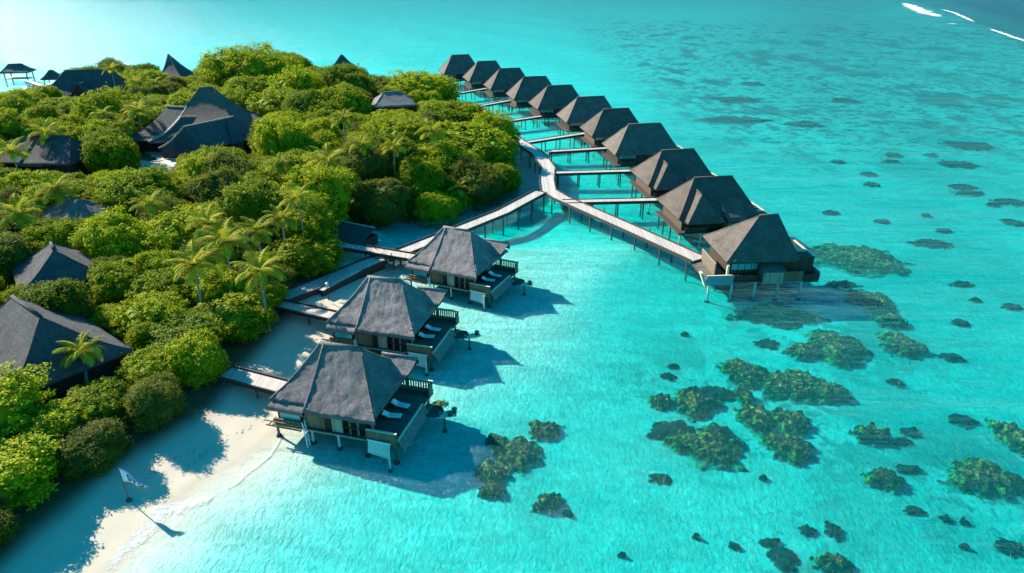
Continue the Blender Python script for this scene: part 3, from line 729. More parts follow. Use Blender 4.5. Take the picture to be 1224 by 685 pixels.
WV = [((35.0, 93.6), 4, 10.6, 10.4, 9.8, 'end'), ((34.0, 114.0), 8, 14.2, 11.3, 9.5, 'gable'), ((32.2, 133.4), 9, 14.0, 11.3, 9.5, 'gable'),
      ((29.8, 157.2), 8, 15.2, 11.6, 9.7, 'plain'), ((25.8, 175.6), 10, 14.2, 11.5, 9.7, 'plain'), ((21.2, 193.0), 11, 15.2, 11.6, 9.8, 'plain'),
      ((13.8, 212.3), 12, 15.2, 11.8, 9.9, 'plain'), ((6.8, 229.3), 13, 15.4, 12, 10.1, 'plain'), ((-1.4, 248.6), 14, 15.2, 12, 10.2, 'plain'),
      ((-10.0, 267.3), 15, 15.2, 12.5, 10.4, 'plain'), ((-21.2, 286.0), 16, 15.2, 12.5, 10.6, 'plain')]
for i, (loc, deg, Lx, W, zr, kind) in enumerate(WV):
    if i == 0: lab = 'thatched water villa at the very end of the long boardwalk, with bay and terrace'
    elif i == 10: lab = 'tiny farthest thatched villa at the distant tip of the long row'
    else: lab = '%s villa along the long row, counted from the boardwalk end%s' % (ords[i], ', with a cross roof' if kind == 'gable' else '')
    water_villa(loc, deg, Lx, W, zr, lab, 40 + i * 7.0, kind)
    villa_px['%s row villa' % ords[i]] = proj(loc[0], loc[1], 4)[:2]

# ------------------------------------------------------------------ boardwalks and bridges
def walkway(name, line, width, z, label, cat, group, post_every=6.0, piles=True, lamps=True, zs=None, deckmat='deck', kerb=0.22, fascia=0.3):
    o = empty(name, (line[0][0], line[0][1], 0)); tag(o, label, cat, group)
    x0, y0 = line[0]
    P_ = [Vector((x - x0, y - y0, (zs[i] if zs else z))) for i, (x, y) in enumerate(line)]
    # mitred offsets
    def off(s):
        out = []
        for i, p in enumerate(P_):
            if i == 0: d_ = (P_[1] - p)
            elif i == len(P_) - 1: d_ = (p - P_[i - 1])
            else: d_ = (P_[i + 1] - p).normalized() + (p - P_[i - 1]).normalized()
            d_.z = 0; d_.normalize(); nn = Vector((-d_.y, d_.x, 0))
            k = 1.0
            if 0 < i < len(P_) - 1:
                e = (P_[i + 1] - p); e.z = 0; e.normalize(); k = 1 / max(0.5, abs(Vector((-e.y, e.x, 0)).dot(nn)))
            out.append(p + nn * (s * k))
        return out
    a, b = off(width / 2), off(-width / 2)
    dz = Vector((0, 0, -0.12))
    mb = MB()
    for i in range(len(P_) - 1):
        mb.hexa([b[i] + dz, b[i + 1] + dz, a[i + 1] + dz, a[i] + dz], [b[i], b[i + 1], a[i + 1], a[i]])
    mb.build('deck', M[deckmat], o)
    for s in (1, -1):
        e0, e1 = off(s * (width / 2 + 0.004)), off(s * (width / 2 + 0.16))
        kb = MB(); up = Vector((0, 0, kerb)); dn = Vector((0, 0, -fascia))
        for i in range(len(P_) - 1):
            q = [e0[i], e0[i + 1], e1[i + 1], e1[i]] if s < 0 else [e1[i], e1[i + 1], e0[i + 1], e0[i]]
            q = q[::-1] if s < 0 else q
            kb.hexa([p + dn for p in q], [p + up for p in q])
        kb.build('kerb', M['trim'], o)
    # piles in pairs and low posts
    Lg = [0.0]
    for i in range(len(P_) - 1): Lg.append(Lg[-1] + (P_[i + 1] - P_[i]).length)
    def pt(s):
        for i in range(len(P_) - 1):
            if s <= Lg[i + 1] + 1e-6:
                t = (s - Lg[i]) / max(1e-6, Lg[i + 1] - Lg[i]); d_ = (P_[i + 1] - P_[i]).normalized()
                return P_[i].lerp(P_[i + 1], t), Vector((-d_.y, d_.x, 0)).normalized()
        return P_[-1], Vector((1, 0, 0))
    k = max(2, int(Lg[-1] / post_every))
    for j in range(k + 1):
        p, nn = pt(Lg[-1] * (j + 0.15) / (k + 0.3))
        if piles:
            for s in (1, -1):
                q = p + nn * (s * (width / 2 - 0.1)); zg = bed(q.x + x0, q.y + y0)
                pile(o, q.x, q.y, p.z - 0.13, zg, 0.14, 'pile_dark', False)
        if lamps and j % 2 == 0:
            q = p + nn * (-(width / 2 + 0.3))
            MB().cyl((q.x, q.y, p.z - 0.35), (q.x, q.y, p.z + 0.75), 0.09, 0.07, 6).build('post', M['trim'], o)
    return o
J = (6.9, 128.2)
walkway('boardwalk', [(28.2, 95.2), (20.3, 108.2), (9.4, 125.6), (7.2, 130.5), (7.2, 138), (8.0, 147.6), (6.2, 160.0), (2.4, 171), (-5.6, 194), (-15.5, 217), (-22.5, 244), (-33.5, 270)], 2.9, 2.15,
        'long weathered timber boardwalk running past the island to the end villa', 'boardwalk', None, 6.0)
walkway('boardwalk', [(5.55, 129.6), (-1.8, 117.2), (-9.4, 107.8), (-17.0, 99.6), (-19.6, 97.4)], 2.7, 2.146, 'branch boardwalk forking off toward the beach villas', 'boardwalk', None, 5.0, zs=[2.146, 2.146, 2.1, 1.7, 1.55])
for i, (pl, vn) in enumerate([([(9.6, 123.4), (29.6, 124.8)], 'second'), ([(9.2, 143.4), (27.0, 145.2)], 'third'), ([(8.6, 162.2), (23.2, 165.6)], 'fourth'), ([(3.6, 171.8), (20.6, 183.0)], 'fifth'),
                       ([(-4.2, 195.8), (14.6, 210.0)], 'sixth'), ([(-14.0, 218.2), (0.8, 233.6)], 'eighth'), ([(-20.6, 244.6), (-8.2, 258.4)], 'ninth'), ([(-31.7, 270.0), (-19.0, 279.6)], 'tenth')]):
    # a short second leg joins each bridge to the porch of its villa
    d_ = Vector((pl[1][0] - pl[0][0], pl[1][1] - pl[0][1], 0)).normalized(); e = (pl[1][0] + d_.x * 0.4, pl[1][1] + d_.y * 0.4)
    vx, vy = WV[{'second': 1, 'third': 2, 'fourth': 3, 'fifth': 4, 'sixth': 5, 'eighth': 7, 'ninth': 8, 'tenth': 9}[vn]][0]
    q = (e[0] + (vx - e[0]) * 0.45, e[1] + (vy - e[1]) * 0.45)
    walkway('footbridge', [pl[0], e, q], 1.9, 2.14, 'narrow pale footbridge leading to the %s villa of the long row' % vn, 'footbridge', 'footbridges to the long row', 4.6, lamps=False, kerb=0.12, fascia=0.42)
walkway('footbridge', [(-27.6, 101.4), (-15.2, 96.2), (-12.6, 95.0)], 2.2, 2.1, 'pale footbridge from the trees to the far beach villa, crossing the boardwalk', 'footbridge', 'footbridges to the beach villas', 4.2)
walkway('footbridge', [(-31.0, 80.6), (-22.4, 76.9), (-20.3, 76.2)], 2.0, 1.95, 'pale footbridge over shaded sand to the middle beach villa', 'footbridge', 'footbridges to the beach villas', 4.0, lamps=False)
walkway('footbridge', [(-31.4, 63.8), (-23.6, 60.6), (-22.0, 60.2)], 2.2, 1.9, 'pale footbridge over the sunny sand to the closest beach villa', 'footbridge', 'footbridges to the beach villas', 4.0, lamps=False)
walkway('boardwalk', [(-20.2, 97.2), (-22.4, 94.9), (-26.3, 89.6), (-31.6, 82.6)], 3.0, 1.2, 'sandy low boardwalk sloping down the beach between dark kerbs', 'boardwalk', None, 5.0, piles=False, zs=[1.45, 1.35, 1.3, 1.5], kerb=0.25, fascia=0.5)
w_ = empty('retaining_wall', (-22.0, 92.0, 0)); tag(w_, 'low pale retaining wall curving along the sand behind the middle beach villa', 'wall')
mb = MB()
pts = [Vector((2.3, 4.6, 0)), Vector((-0.3, 0.9, 0)), Vector((-2.9, -3.6, 0)), Vector((-4.4, -6.6, 0))]
for a, b in zip(pts, pts[1:]): mb.beam(a + Vector((0, 0, 0.75)), b + Vector((0, 0, 0.75)), 0.5, 1.5)
mb.build('wall', M['trim'], w_)
mb = MB()
for a, b in zip(pts, pts[1:]): mb.beam(a + Vector((0, 0, 1.56)), b + Vector((0, 0, 1.56)), 0.7, 0.1)
mb.build('coping', M['deck'], w_)
# lamp post by the sandy boardwalk
lp = empty('lamp_post', (*at(393, 358, 0.9), 0.8)); tag(lp, 'dark lamp post with a white globe beside the sandy low boardwalk', 'lamp post')
MB().cyl((0, 0, 0), (0, 0, 2.2), 0.07, 0.05, 8).build('pole', M['trim'], lp)
MB().lathe((0, 0, 2.2), [(0.05, 0), (0.2, 0.12), (0.24, 0.25), (0.18, 0.4), (0.04, 0.47)], 12).build('globe', M['globe'], lp, True)

# ------------------------------------------------------------------ beach flag
fx, fy = at(153, 593, 0.9)
fl = empty('flag', (fx, fy, bed(fx, fy))); tag(fl, 'white triangular pennant with navy letters on a thin leaning pole on the beach', 'flag')
lean = Vector((-0.12, 0.05, 3.5))
MB().cyl((0, 0, -0.2), lean, 0.05, 0.035, 8).build('pole', M['pile_dark'], fl)
MB().lathe((0, 0, 0), [(0.28, 0), (0.2, 0.22), (0.08, 0.35)], 10).build('base', M['rock'], fl)
u = Vector((0.95, -0.3, -0.05)).normalized()
def fp(s, z, o=0.0):
    k = 0.12 * math.sin(s * 2.6) + o
    return Vector((lean.x, lean.y, 0)) * (z / 3.5) + u * s + Vector((-u.y, u.x, 0)) * k + Vector((0, 0, z - 0.10 * s))
mb = MB(); nn = 14; Lf = 2.6
vs = []
for side in (0.0, 0.02):
    for i in range(nn + 1):
        s = Lf * i / nn; t = i / nn
        for j in range(5):
            q = j / 4; z = (3.45 - 0.92 * t) * (1 - q) + (2.05 + 0.4 * t) * q
            vs.append(fp(s, z, side))
fs = []
for k in range(2):
    for i in range(nn):
        for j in range(4):
            a = k * 5 * (nn + 1) + i * 5 + j; q = (a, a + 5, a + 6, a + 1); fs.append(q if k == 0 else q[::-1])
mb.add(vs, fs); cl = mb.build('cloth', M['linen'], fl, True)
hm = MB()
for i in range(nn): hm.beam(fp(Lf * i / nn, 2.05 + 0.4 * i / nn, 0.01), fp(Lf * (i + 1) / nn, 2.05 + 0.4 * (i + 1) / nn, 0.01), 0.05, 0.09)
hm.build('hem', M['orange'], fl)
hm = MB()
for i in range(nn): hm.beam(fp(Lf * i / nn, 3.45 - 0.92 * i / nn, 0.01), fp(Lf * (i + 1) / nn, 3.45 - 0.92 * (i + 1) / nn, 0.01), 0.05, 0.07)
hm.build('hem', M['bluehem'], fl)
lt = MB()
def stroke(s0, z0, s1, z1):
    for o in (-0.02, 0.04): lt.beam(fp(s0, z0, o), fp(s1, z1, o), 0.02, 0.09)
stroke(0.6, 2.98, 0.6, 2.38); stroke(0.6, 2.98, 0.9, 2.86); stroke(0.9, 2.86, 0.9, 2.5); stroke(0.9, 2.5, 0.6, 2.38)
stroke(1.2, 2.94, 1.38, 2.44); stroke(1.38, 2.44, 1.56, 2.9)
stroke(1.9, 2.8, 1.9, 2.46); stroke(1.9, 2.46, 2.25, 2.5); stroke(2.25, 2.5, 2.25, 2.72)
lt.build('lettering', M['navy'], fl)

# ------------------------------------------------------------------ island buildings
keep = []           # (px box, depth) regions trees must leave open
foot = []           # world circles without trees
def house(name, loc, deg, label, cat, x0, x1, y0, y1, ze, ra, rb, zr, mat='shingle', sag=0.5, yr=None, seed=0.0, extra=None, box=None, wall='wall_dark', group=None, rad=None, amp=0.06, z0=None):
    g = bed(*loc) if z0 is None else z0
    v = empty(name, (*loc, g), R(deg)); tag(v, label, cat, group)
    mb = MB(); hip(mb, x0, x1, y0, y1, ze, ra, rb, zr, sag, 0.25, amp, seed, yr, 1.2)
    roof = mb.build('roof', M[mat], v, True)
    MB().box(x0 + 1.2, x1 - 1.2, y0 + 1.2, y1 - 1.2, -0.3, ze + 0.35).build('wall', M[wall], v)
    MB().box((x0 + x1) / 2 - 1.4, (x0 + x1) / 2 + 1.4, y0 + 1.1, y0 + 1.19, 0.0, min(2.2, ze - 0.2)).build('door', M['wall_wood'], v)
    if extra: extra(v, roof)
    if box: keep.append((box, proj(loc[0], loc[1], 3)[2]))
    foot.append((loc[0], loc[1], rad or max(x1 - x0, y1 - y0) * 0.5))
    return v
# the big hall: a swept tower roof, stepped wings to the west, and a front gable
def hall_extra(v, roof):
    a = MB()
    roof_face(a, (-17.0, -9.5, 3.2), (-9.0, -10.5, 3.2), (-7.5, 0.5, 9.2), (-2.0, -1.5, 9.2), 12, 12, 1.3, 0.3, 0.05, 3)
    roof_face(a, (-17.0, 3, 3.2), (-17.0, -9.5, 3.2), (-7.5, 1.5, 9.2), (-7.5, 0.5, 9.2), 12, 12, 1.2, 0.3, 0.05, 3)
    a.build('swept_wing', M['shingle'], roof, True)
    rb_ = MB(); rb_.tube([(-7.6, 0.5, 9.3), (-4.8, -0.5, 9.32), (-2, -1.5, 9.35)], 0.24)
    rb_.tube([Vector((-9.0, -10.5, 3.3)).lerp(Vector((-2.0, -1.5, 9.3)), k / 8) - Vector((0, 0, 1.3 * math.sin(math.pi * k / 8) - 0.05)) for k in range(9)], 0.18)
    rb_.tube([Vector((-8.6, -11.4, 3.1)).lerp(Vector((-2.8, -4.0, 7.5)), k / 8) - Vector((0, 0, 0.9 * math.sin(math.pi * k / 8) - 0.05)) for k in range(9)], 0.24)
    rb_.tube([(-2.8, -4.0, 7.5), (1.0, -4.2, 7.55)], 0.22)
    rb_.tube([Vector((-4.7, -15.7, 2.6)).lerp(Vector((1.2, -14.0, 7.15)), k / 8) - Vector((0, 0, 0.7 * math.sin(math.pi * k / 8))) for k in range(9)], 0.22)
    rb_.tube([(1.2, -14.0, 7.15), (5.4, -8.7, 7.2), (9.5, -3.5, 7.35)], 0.2)
    rb_.build('ridge_board', M['wall_pale'], roof)
    b = MB()
    roof_face(b, (-8.6, -11.4, 3.0), (-3.2, -12.2, 3.0), (-2.8, -4.0, 7.4), (1.0, -4.2, 7.4), 12, 10, 0.9, 0.3, 0.05, 5)
    b.build('swept_wing', M['shingle'], roof, True)
    # front gable hall: ridge running away from the viewer
    c = MB(); z_ = 8.6
    A, B = (1.2, -14.0, z_ - 1.6), (9.5, -3.5, z_ - 1.4)
    roof_face(c, (-4.6, -15.5, 2.4), (-0.2, -1.0, 4.6), A, B, 12, 10, 0.7, 0.3, 0.05, 7)
    roof_face(c, (15.0, -4.0, 3.0), (6.2, -17.8, 2.4), B, A, 14, 10, 0.5, 0.3, 0.05, 8)
    pts = [Vector((-4.7, -15.7, 2.5)).lerp(Vector(A), k / 6) - Vector((0, 0, 0.7 * math.sin(math.pi * k / 6))) for k in range(7)]
    c.build('front_hall_roof', M['shingle'], roof, True)
    MB().add([(0, 0, 0)], []) 
    gb = MB(); gb.add([(-4.2, -15.4, 0.2), (6.0, -17.4, 0.2), (6.0, -17.4, 2.6), (1.2, -14.1, 6.7), (-4.2, -15.4, 2.6), (-4.0, -14.9, 0.2), (6.1, -16.9, 0.2), (6.1, -16.9, 2.6), (1.3, -13.6, 6.7), (-4.0, -14.9, 2.6)],
                      [(0, 1, 2, 3, 4), (9, 8, 7, 6, 5), (0, 4, 9, 5), (1, 6, 7, 2), (2, 7, 8, 3), (3, 8, 9, 4)])
    gb.build('gable_wall', M['shingle'], roof)
    d = MB()
    roof_face(d, (11, -12, 2.6), (16.5, -6, 2.6), (9.0, -7, 6.6), (11, -3, 6.6), 10, 8, 0.5, 0.3, 0.05, 9)
    d.build('side_wing', M['shingle'], roof, True)
    MB().box(7, 13.2, -11, -4, -0.2, 2.9).build('wall', M['wall_dark'], v)
    MB().box(-12.5, -3, -8, -2, -0.2, 2.9).build('wall', M['wall_dark'], v)
    MB().box(-2.4, 5.2, -14, -4, -0.2, 2.3).build('wall', M['wall_dark'], v)
HL = at(243, 165, 3)
house('resort_hall', HL, 4, 'big resort hall under a tall swept thatched roof with a gabled front, beside the plaza', 'hall', -9.5, 12.5, -7.5, 14, 4.0, -0.6, 2.6, 13.0, 'thatch_tan', 1.2, 5.5, 60, hall_extra, (166, 104, 300, 188), rad=16)
def gable_front(x0, x1, yf, yb, ze, zt, mat='shingle'):
    def f(v, roof):
        xm = (x0 + x1) / 2; g = MB()
        roof_face(g, (x0, yb, ze + 0.4), (x0, yf, ze - 0.2), (xm, yb, zt), (xm, yf, zt), 8, 6, 0.15, 0.25, 0.05, 2)
        roof_face(g, (x1, yf, ze - 0.2), (x1, yb, ze + 0.4), (xm, yf, zt), (xm, yb, zt), 8, 6, 0.15, 0.25, 0.05, 2)
        g.cyl((xm, yf, zt), (xm, yb, zt), 0.17, None, 6)
        g.build('cross_roof', M[mat], roof, True)
        gw = MB(); gw.add([(x0 + .3, yf + .3, 0), (x1 - .3, yf + .3, 0), (x1 - .3, yf + .3, ze - .1), (xm, yf + .3, zt - .2), (x0 + .3, yf + .3, ze - .1), (x0 + .3, yf + .6, 0), (x1 - .3, yf + .6, 0), (x1 - .3, yf + .6, ze - .1), (xm, yf + .6, zt - .2), (x0 + .3, yf + .6, ze - .1)],
               [(0, 1, 2, 3, 4), (9, 8, 7, 6, 5), (0, 4, 9, 5), (1, 6, 7, 2)])
        gw.build('gable_wall', M['wall_dark'], v)
    return f
def warm_panel(v, roof):
    g = MB(); roof_face(g, (-1.5, -7.1, 4.0), (3.6, -6.7, 4.0), (-1.2, 0.1, 8.75), (2.9, 0.1, 8.75), 10, 8, 0.2, 0.3, 0.06, 4)
    g.tube([Vector((-1.5, -7.1, 4.0)).lerp(Vector((-1.2, 0.1, 8.75)), k / 5) - Vector((0, 0, 0.2 * math.sin(math.pi * k / 5))) for k in range(6)], 0.2)
    g.build('roof_overlay', M['thatch_tan'], roof, True)
house('spa_house', at(63, 202, 3), -6, 'dark hipped roof house with a paler middle slope, behind palms at the frame edge', 'house', -10, 9.5, -6.5, 6, 4.2, -3.0, 6.2, 8.6, 'shingle', 0.4, None, 70, warm_panel, (8, 176, 118, 216), rad=9)
house('long_house', at(112, 118, 3), 8, 'long dark roofed house with pale ridge strips, near the sea pavilion', 'house', -13.5, 12.5, -8, 8, 3.4, -6.5, 7.5, 10.5, 'shingle', 0.5, None, 80, gable_front(-3.5, 3, -8.6, -1, 3.6, 7.2), (72, 90, 154, 122), rad=12)
house('peaked_house', at(217, 97, 2), -20, 'steep dark roofed house rising to one sharp peak at the far shore', 'house', -6.5, 7.5, -6, 6, 3.5, -4.2, -3.6, 12.0, 'shingle', 1.6, None, 90, None, (194, 68, 236, 97), rad=7)
house('beach_hut', at(411, 92, 2), 10, 'small dark pyramid roofed hut by the far water behind the tallest trees', 'hut', -5.5, 5.5, -5, 5, 6.0, -0.5, 0.5, 11.2, 'shingle', 0.5, None, 95, None, (396, 71, 428, 88), rad=5)
house('canopy_cottage', at(472, 147, 2), 15, 'pale grey faceted roof cottage peeking out alone from the treetops', 'cottage', -6.0, 6.0, -5.5, 5.5, 6.0, -2.6, 2.2, 9.0, 'thatch_grey', 0.1, None, 100, None, (450, 119, 494, 142), rad=5.5)
house('garden_cottage', at(103, 281, 2), -24, 'weathered grey brown hipped roof cottage among bushes above the dark roofed bungalow', 'cottage', -5.0, 5.6, -4.6, 4.6, 4.4, -2.2, 0.6, 6.8, 'thatch_grey', 0.1, None, 105, None, (72, 254, 128, 276), rad=4.2)
house('shaded_bungalow', at(80, 352, 2), -52, 'dark blue grey hipped roof bungalow sunk in shade between the trees', 'bungalow', -5.4, 5.4, -5.0, 5.0, 3.9, -1.6, 1.6, 7.4, 'shingle', 0.3, None, 110, None, (34, 302, 106, 358), rad=5.2)
house('corner_bungalow', at(62, 446, 2), -38, 'large grey hipped roof bungalow closest to the camera at the frame edge', 'bungalow', -10.5, 7.4, -5.8, 6.0, 3.2, -5.5, 2.0, 8.0, 'shingle', 0.45, None, 115, None, (0, 372, 138, 470), rad=8)
# sea pavilion, its small neighbour and jetty
pv = empty('sea_pavilion', (*at(25, 98, 0), 0), R(12)); tag(pv, 'dark roofed open pavilion on stilts standing alone in the sea', 'pavilion')
mb = MB(); hip(mb, -5.2, 5.2, -4, 4, 4.2, -2.8, 2.4, 7.0, 0.2, 0.3, 0.05, 120); mb.build('roof', M['shingle'], pv, True)
MB().box(-4.4, 4.4, -3.2, 3.2, 1.5, 1.8).build('deck', M['deck'], pv)
for x in (-4, 4):
    for y in (-2.9, 2.9): pile(pv, x, y, 4.2, -1.5, 0.22, 'pile_dark', False)
keep.append(((6, 78, 80, 110), proj(*at(45, 104, 0), 1)[2]))
kx, ky = at(67, 106, 0)
kb = empty('boat_shelter', (kx, ky, 0), R(10)); tag(kb, 'little dark hip roofed shelter at the landward end of the pavilion jetty', 'shelter')
mb = MB(); hip(mb, -3.4, 3.4, -3, 3, 3.8, -0.8, 0.8, 6.8, 0.2, 0.25, 0.05, 125); mb.build('roof', M['shingle'], kb, True)
MB().box(-2.8, 2.8, -2.4, 2.4, 1.5, 1.78).build('deck', M['deck'], kb)
for x in (-2.5, 2.5):
    for y in (-2.1, 2.1): pile(kb, x, y, 3.9, -1.2, 0.16, 'pile_dark', False)
foot.append((kx, ky, 6)); keep.append(((60, 90, 78, 104), proj(kx, ky, 3)[2]))
walkway('jetty', [at(34, 97, 1.7), at(52, 103, 1.7), at(80, 107, 1.7)], 2.4, 1.7, 'slim timber jetty joining the sea pavilion to the shore', 'jetty', None, 7.0, lamps=False)
# shaded beach hut by the lagoon
hx_, hy_ = at(418, 288, 1)
hut = empty('boat_shed', (hx_, hy_, bed(hx_, hy_)), R(-28)); tag(hut, 'low dark roofed shed on the shaded sand where the lagoon meets the trees', 'shed')
mb = MB(); roof_face(mb, (-3.6, -2.6, 1.0), (3.8, -2.6, 1.0), (-3.6, 2.2, 2.9), (3.8, 2.2, 2.9), 12, 6, 0.05, 0.2, 0.03, 130)
roof_face(mb, (3.8, 4.2, 2.0), (-3.6, 4.2, 2.0), (3.8, 2.2, 2.9), (-3.6, 2.2, 2.9), 12, 5, 0.02, 0.2, 0.03, 130)
mb.build('roof', M['shingle'], hut, True)
MB().box(-3.0, 3.2, -1.7, 3.4, -0.2, 1.3).build('wall', M['wall_dark'], hut)
MB().beam((-3.6, 2.2, 2.95), (3.8, 2.2, 2.95), 0.3, 0.12).build('ridge_board', M['deck'], hut)
foot.append((hx_, hy_, 5)); keep.append(((402, 250, 452, 292), proj(hx_, hy_, 2)[2] - 2))
# rocks edging the little lagoon
rk = None
rlist = [(452, 262, 1.0), (447, 266, 0.9), (440, 270, 1.1), (434, 275, 0.9), (429, 279, 1.0), (424, 284, 0.8), (459, 259, 0.8), (467, 257, 0.9)]
for i, (x, y, s) in enumerate(rlist):
    if rk is None:
        mb = MB(); n_ = 12
        vs = []; fs = []
        for j in range(7):
            ph = math.pi * j / 6 - math.pi / 2
            for k in range(n_):
                th = 2 * math.pi * k / n_; p = Vector((math.cos(ph) * math.cos(th), math.cos(ph) * math.sin(th), 0.65 * math.sin(ph)))
                vs.append(p * (1 + 0.35 * mnoise.noise(p * 1.6 + Vector((3, 1, 2)))))
        for j in range(6):
            for k in range(n_): fs.append((j * n_ + k, j * n_ + (k + 1) % n_, (j + 1) * n_ + (k + 1) % n_, (j + 1) * n_ + k))
        mb.add(vs, fs); rk = mb.build('boulder', M['rock'], None, True); o = rk
    else: o = rk.copy(); col.objects.link(o)
    p = at(x, y, 0.3); o.location = (*p, max(0.0, bed(*p)) + 0.25); o.scale = (s, s * 1.2, s * 0.8); o.rotation_euler = (0, 0, i * 1.3)
    tag(o, '%s dark boulder from the shed end in the row edging the shaded lagoon' % ords[[5, 4, 3, 2, 1, 0, 6, 7][i]], 'boulder', 'boulders edging the lagoon')
# plaza by the hall
pz = MB(); zz = []
pp = [at(*p) for p in [(150, 218, 1.5), (196, 214, 1.5), (214, 192, 1.5), (206, 172, 1.5), (165, 168, 1.5), (140, 180, 1.5)]]
pz.add([(x, y, 1.62) for x, y in pp] + [(x, y, 1.2) for x, y in pp], [tuple(range(6))] + [(i, i + 6, (i + 1) % 6 + 6, (i + 1) % 6) for i in range(6)])
tag(pz.build('plaza_pavement', M['paving']), kind='structure'); keep.append(((163, 168, 212, 218), proj(*at(180, 190, 1), 1)[2]))
PZ = at(183, 190, 1.5)

# ------------------------------------------------------------------ trees
def crown_mesh(name, seed, mat, nlobe=12, nclump=520, per=26, leaf=0.062, loose=0.0, flat=0.8):
    r_ = np.random.default_rng(seed)
    lob = [(np.array([0, 0, 0.80]), 0.62)]
    for k in range(nlobe):
        th = 2 * math.pi * (k * 0.381966) + r_.uniform(-.3, .3); up = r_.uniform(-0.25, 0.75)
        rad = math.sqrt(max(0.05, 1 - up * up)) * r_.uniform(0.46, 0.66)
        lob.append((np.array([rad * math.cos(th), rad * math.sin(th), 0.72 + up * 0.62 * flat]), r_.uniform(0.30, 0.46)))
    for k in range(9):    # skirts down to the ground
        th = 2 * math.pi * k / 9 + r_.uniform(-.3, .3); rad = r_.uniform(0.45, 0.66)
        lob.append((np.array([rad * math.cos(th), rad * math.sin(th), r_.uniform(0.22, 0.42)]), r_.uniform(0.24, 0.34)))
    C = np.array([l[0] for l in lob]); RR = np.array([l[1] for l in lob])
    cl = []
    while len(cl) < nclump:
        i = r_.choice(len(lob), p=RR ** 2 / (RR ** 2).sum()); d = r_.normal(size=3); d /= np.linalg.norm(d)
        p = C[i] + d * RR[i] * r_.uniform(0.95, 1.10 + loose)
        if p[2] < 0.02: continue
        dist = np.linalg.norm(C - p, axis=1) / RR; dist[i] = 2
        if dist.min() < 0.9: continue
        cl.append((p, d))
    V, T = [], []
    P0 = np.repeat(np.array([c[0] for c in cl]), per, 0); D0 = np.repeat(np.array([c[1] for c in cl]), per, 0)
    ct = np.repeat(r_.uniform(0, 1, len(cl)), per)
    n_ = len(P0)
    P = P0 + r_.normal(size=(n_, 3)) * np.array([0.058, 0.058, 0.045])
    nrm = D0 * 0.7 + r_.normal(size=(n_, 3)) * 0.55 + np.array([0, 0, 0.45]); nrm /= np.linalg.norm(nrm, axis=1)[:, None]
    a = np.cross(nrm, r_.normal(size=(n_, 3))); a /= np.linalg.norm(a, axis=1)[:, None]; b = np.cross(nrm, a)
    s = (leaf * r_.uniform(0.6, 1.25, n_))[:, None]
    q = [P + a * s * 0.62, P + b * s * 0.34 + nrm * s * 0.1, P - a * s * 0.62, P - b * s * 0.34 + nrm * s * 0.1]
    V = np.stack(q, 1).reshape(-1, 3); F = np.arange(n_ * 4).reshape(-1, 4)
    tone = np.repeat(np.clip(ct * 0.6 + r_.uniform(0, 0.4, n_), 0, 1), 4)
    verts = V.tolist(); faces = F.tolist(); tn = tone.tolist()
    # dense leafy core of each lobe
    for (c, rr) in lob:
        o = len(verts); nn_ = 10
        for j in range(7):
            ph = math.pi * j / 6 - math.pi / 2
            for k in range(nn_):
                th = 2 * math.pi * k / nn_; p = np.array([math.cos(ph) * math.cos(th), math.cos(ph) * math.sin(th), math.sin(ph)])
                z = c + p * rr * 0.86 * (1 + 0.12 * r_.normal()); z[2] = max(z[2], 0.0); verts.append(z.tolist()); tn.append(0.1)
        for j in range(6):
            for k in range(nn_): faces.append([o + j * nn_ + k, o + j * nn_ + (k + 1) % nn_, o + (j + 1) * nn_ + (k + 1) % nn_, o + (j + 1) * nn_ + k])
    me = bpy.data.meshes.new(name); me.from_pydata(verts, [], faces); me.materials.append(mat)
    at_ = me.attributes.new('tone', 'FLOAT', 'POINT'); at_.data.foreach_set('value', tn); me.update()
    return me
def trunk_mesh(seed):
    r_ = random.Random(seed); mb = MB()
    p = Vector((0, 0, -0.1)); q = Vector((r_.uniform(-.05, .05), r_.uniform(-.05, .05), 0.4))
    mb.cyl(p, q, 0.075, 0.055, 8)
    for k in range(5):
        th = 2 * math.pi * k / 5 + r_.uniform(-.4, .4); e = q + Vector((0.42 * math.cos(th), 0.42 * math.sin(th), r_.uniform(0.3, 0.6)))
        mb.cyl(q - Vector((0, 0, .05)), e, 0.04, 0.015, 6)
    me = bpy.data.meshes.new('trunk'); me.from_pydata(mb.v, [], mb.f); me.materials.append(M['bark']); me.update(); return me
CROWN = [crown_mesh('crown', 100 + k, M['leaf'], 10 + k, 560, 26, 0.062 + 0.004 * (k % 3), 0.0, 0.8) for k in range(5)]
CROWN_O = [crown_mesh('crown', 200 + k, M['leaf_olive'], 14, 640, 24, 0.05, 0.05, 0.9) for k in range(2)]
CROWN += [crown_mesh('crown', 300 + k, M['leaf'], 15, 420, 30, 0.07, 0.45, 1.15) for k in range(3)]
CROWN_D = [crown_mesh('crown', 400 + k, M['leaf_dark'], 12, 520, 26, 0.066, 0.15, 1.0) for k in range(2)]
TRUNK = [trunk_mesh(k) for k in range(3)]
def plant_tree(x, y, r, h, kind, seed):
    r_ = random.Random(seed)
    o = empty('broadleaf_tree', (x, y, bed(x, y) - 0.05), r_.uniform(0, 6.28))
    o.scale = (r, r * r_.uniform(0.9, 1.1), h / 1.5)
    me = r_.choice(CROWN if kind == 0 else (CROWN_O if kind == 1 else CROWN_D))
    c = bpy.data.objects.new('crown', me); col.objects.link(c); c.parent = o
    t = bpy.data.objects.new('trunk', r_.choice(TRUNK)); col.objects.link(t); t.parent = o
    return o
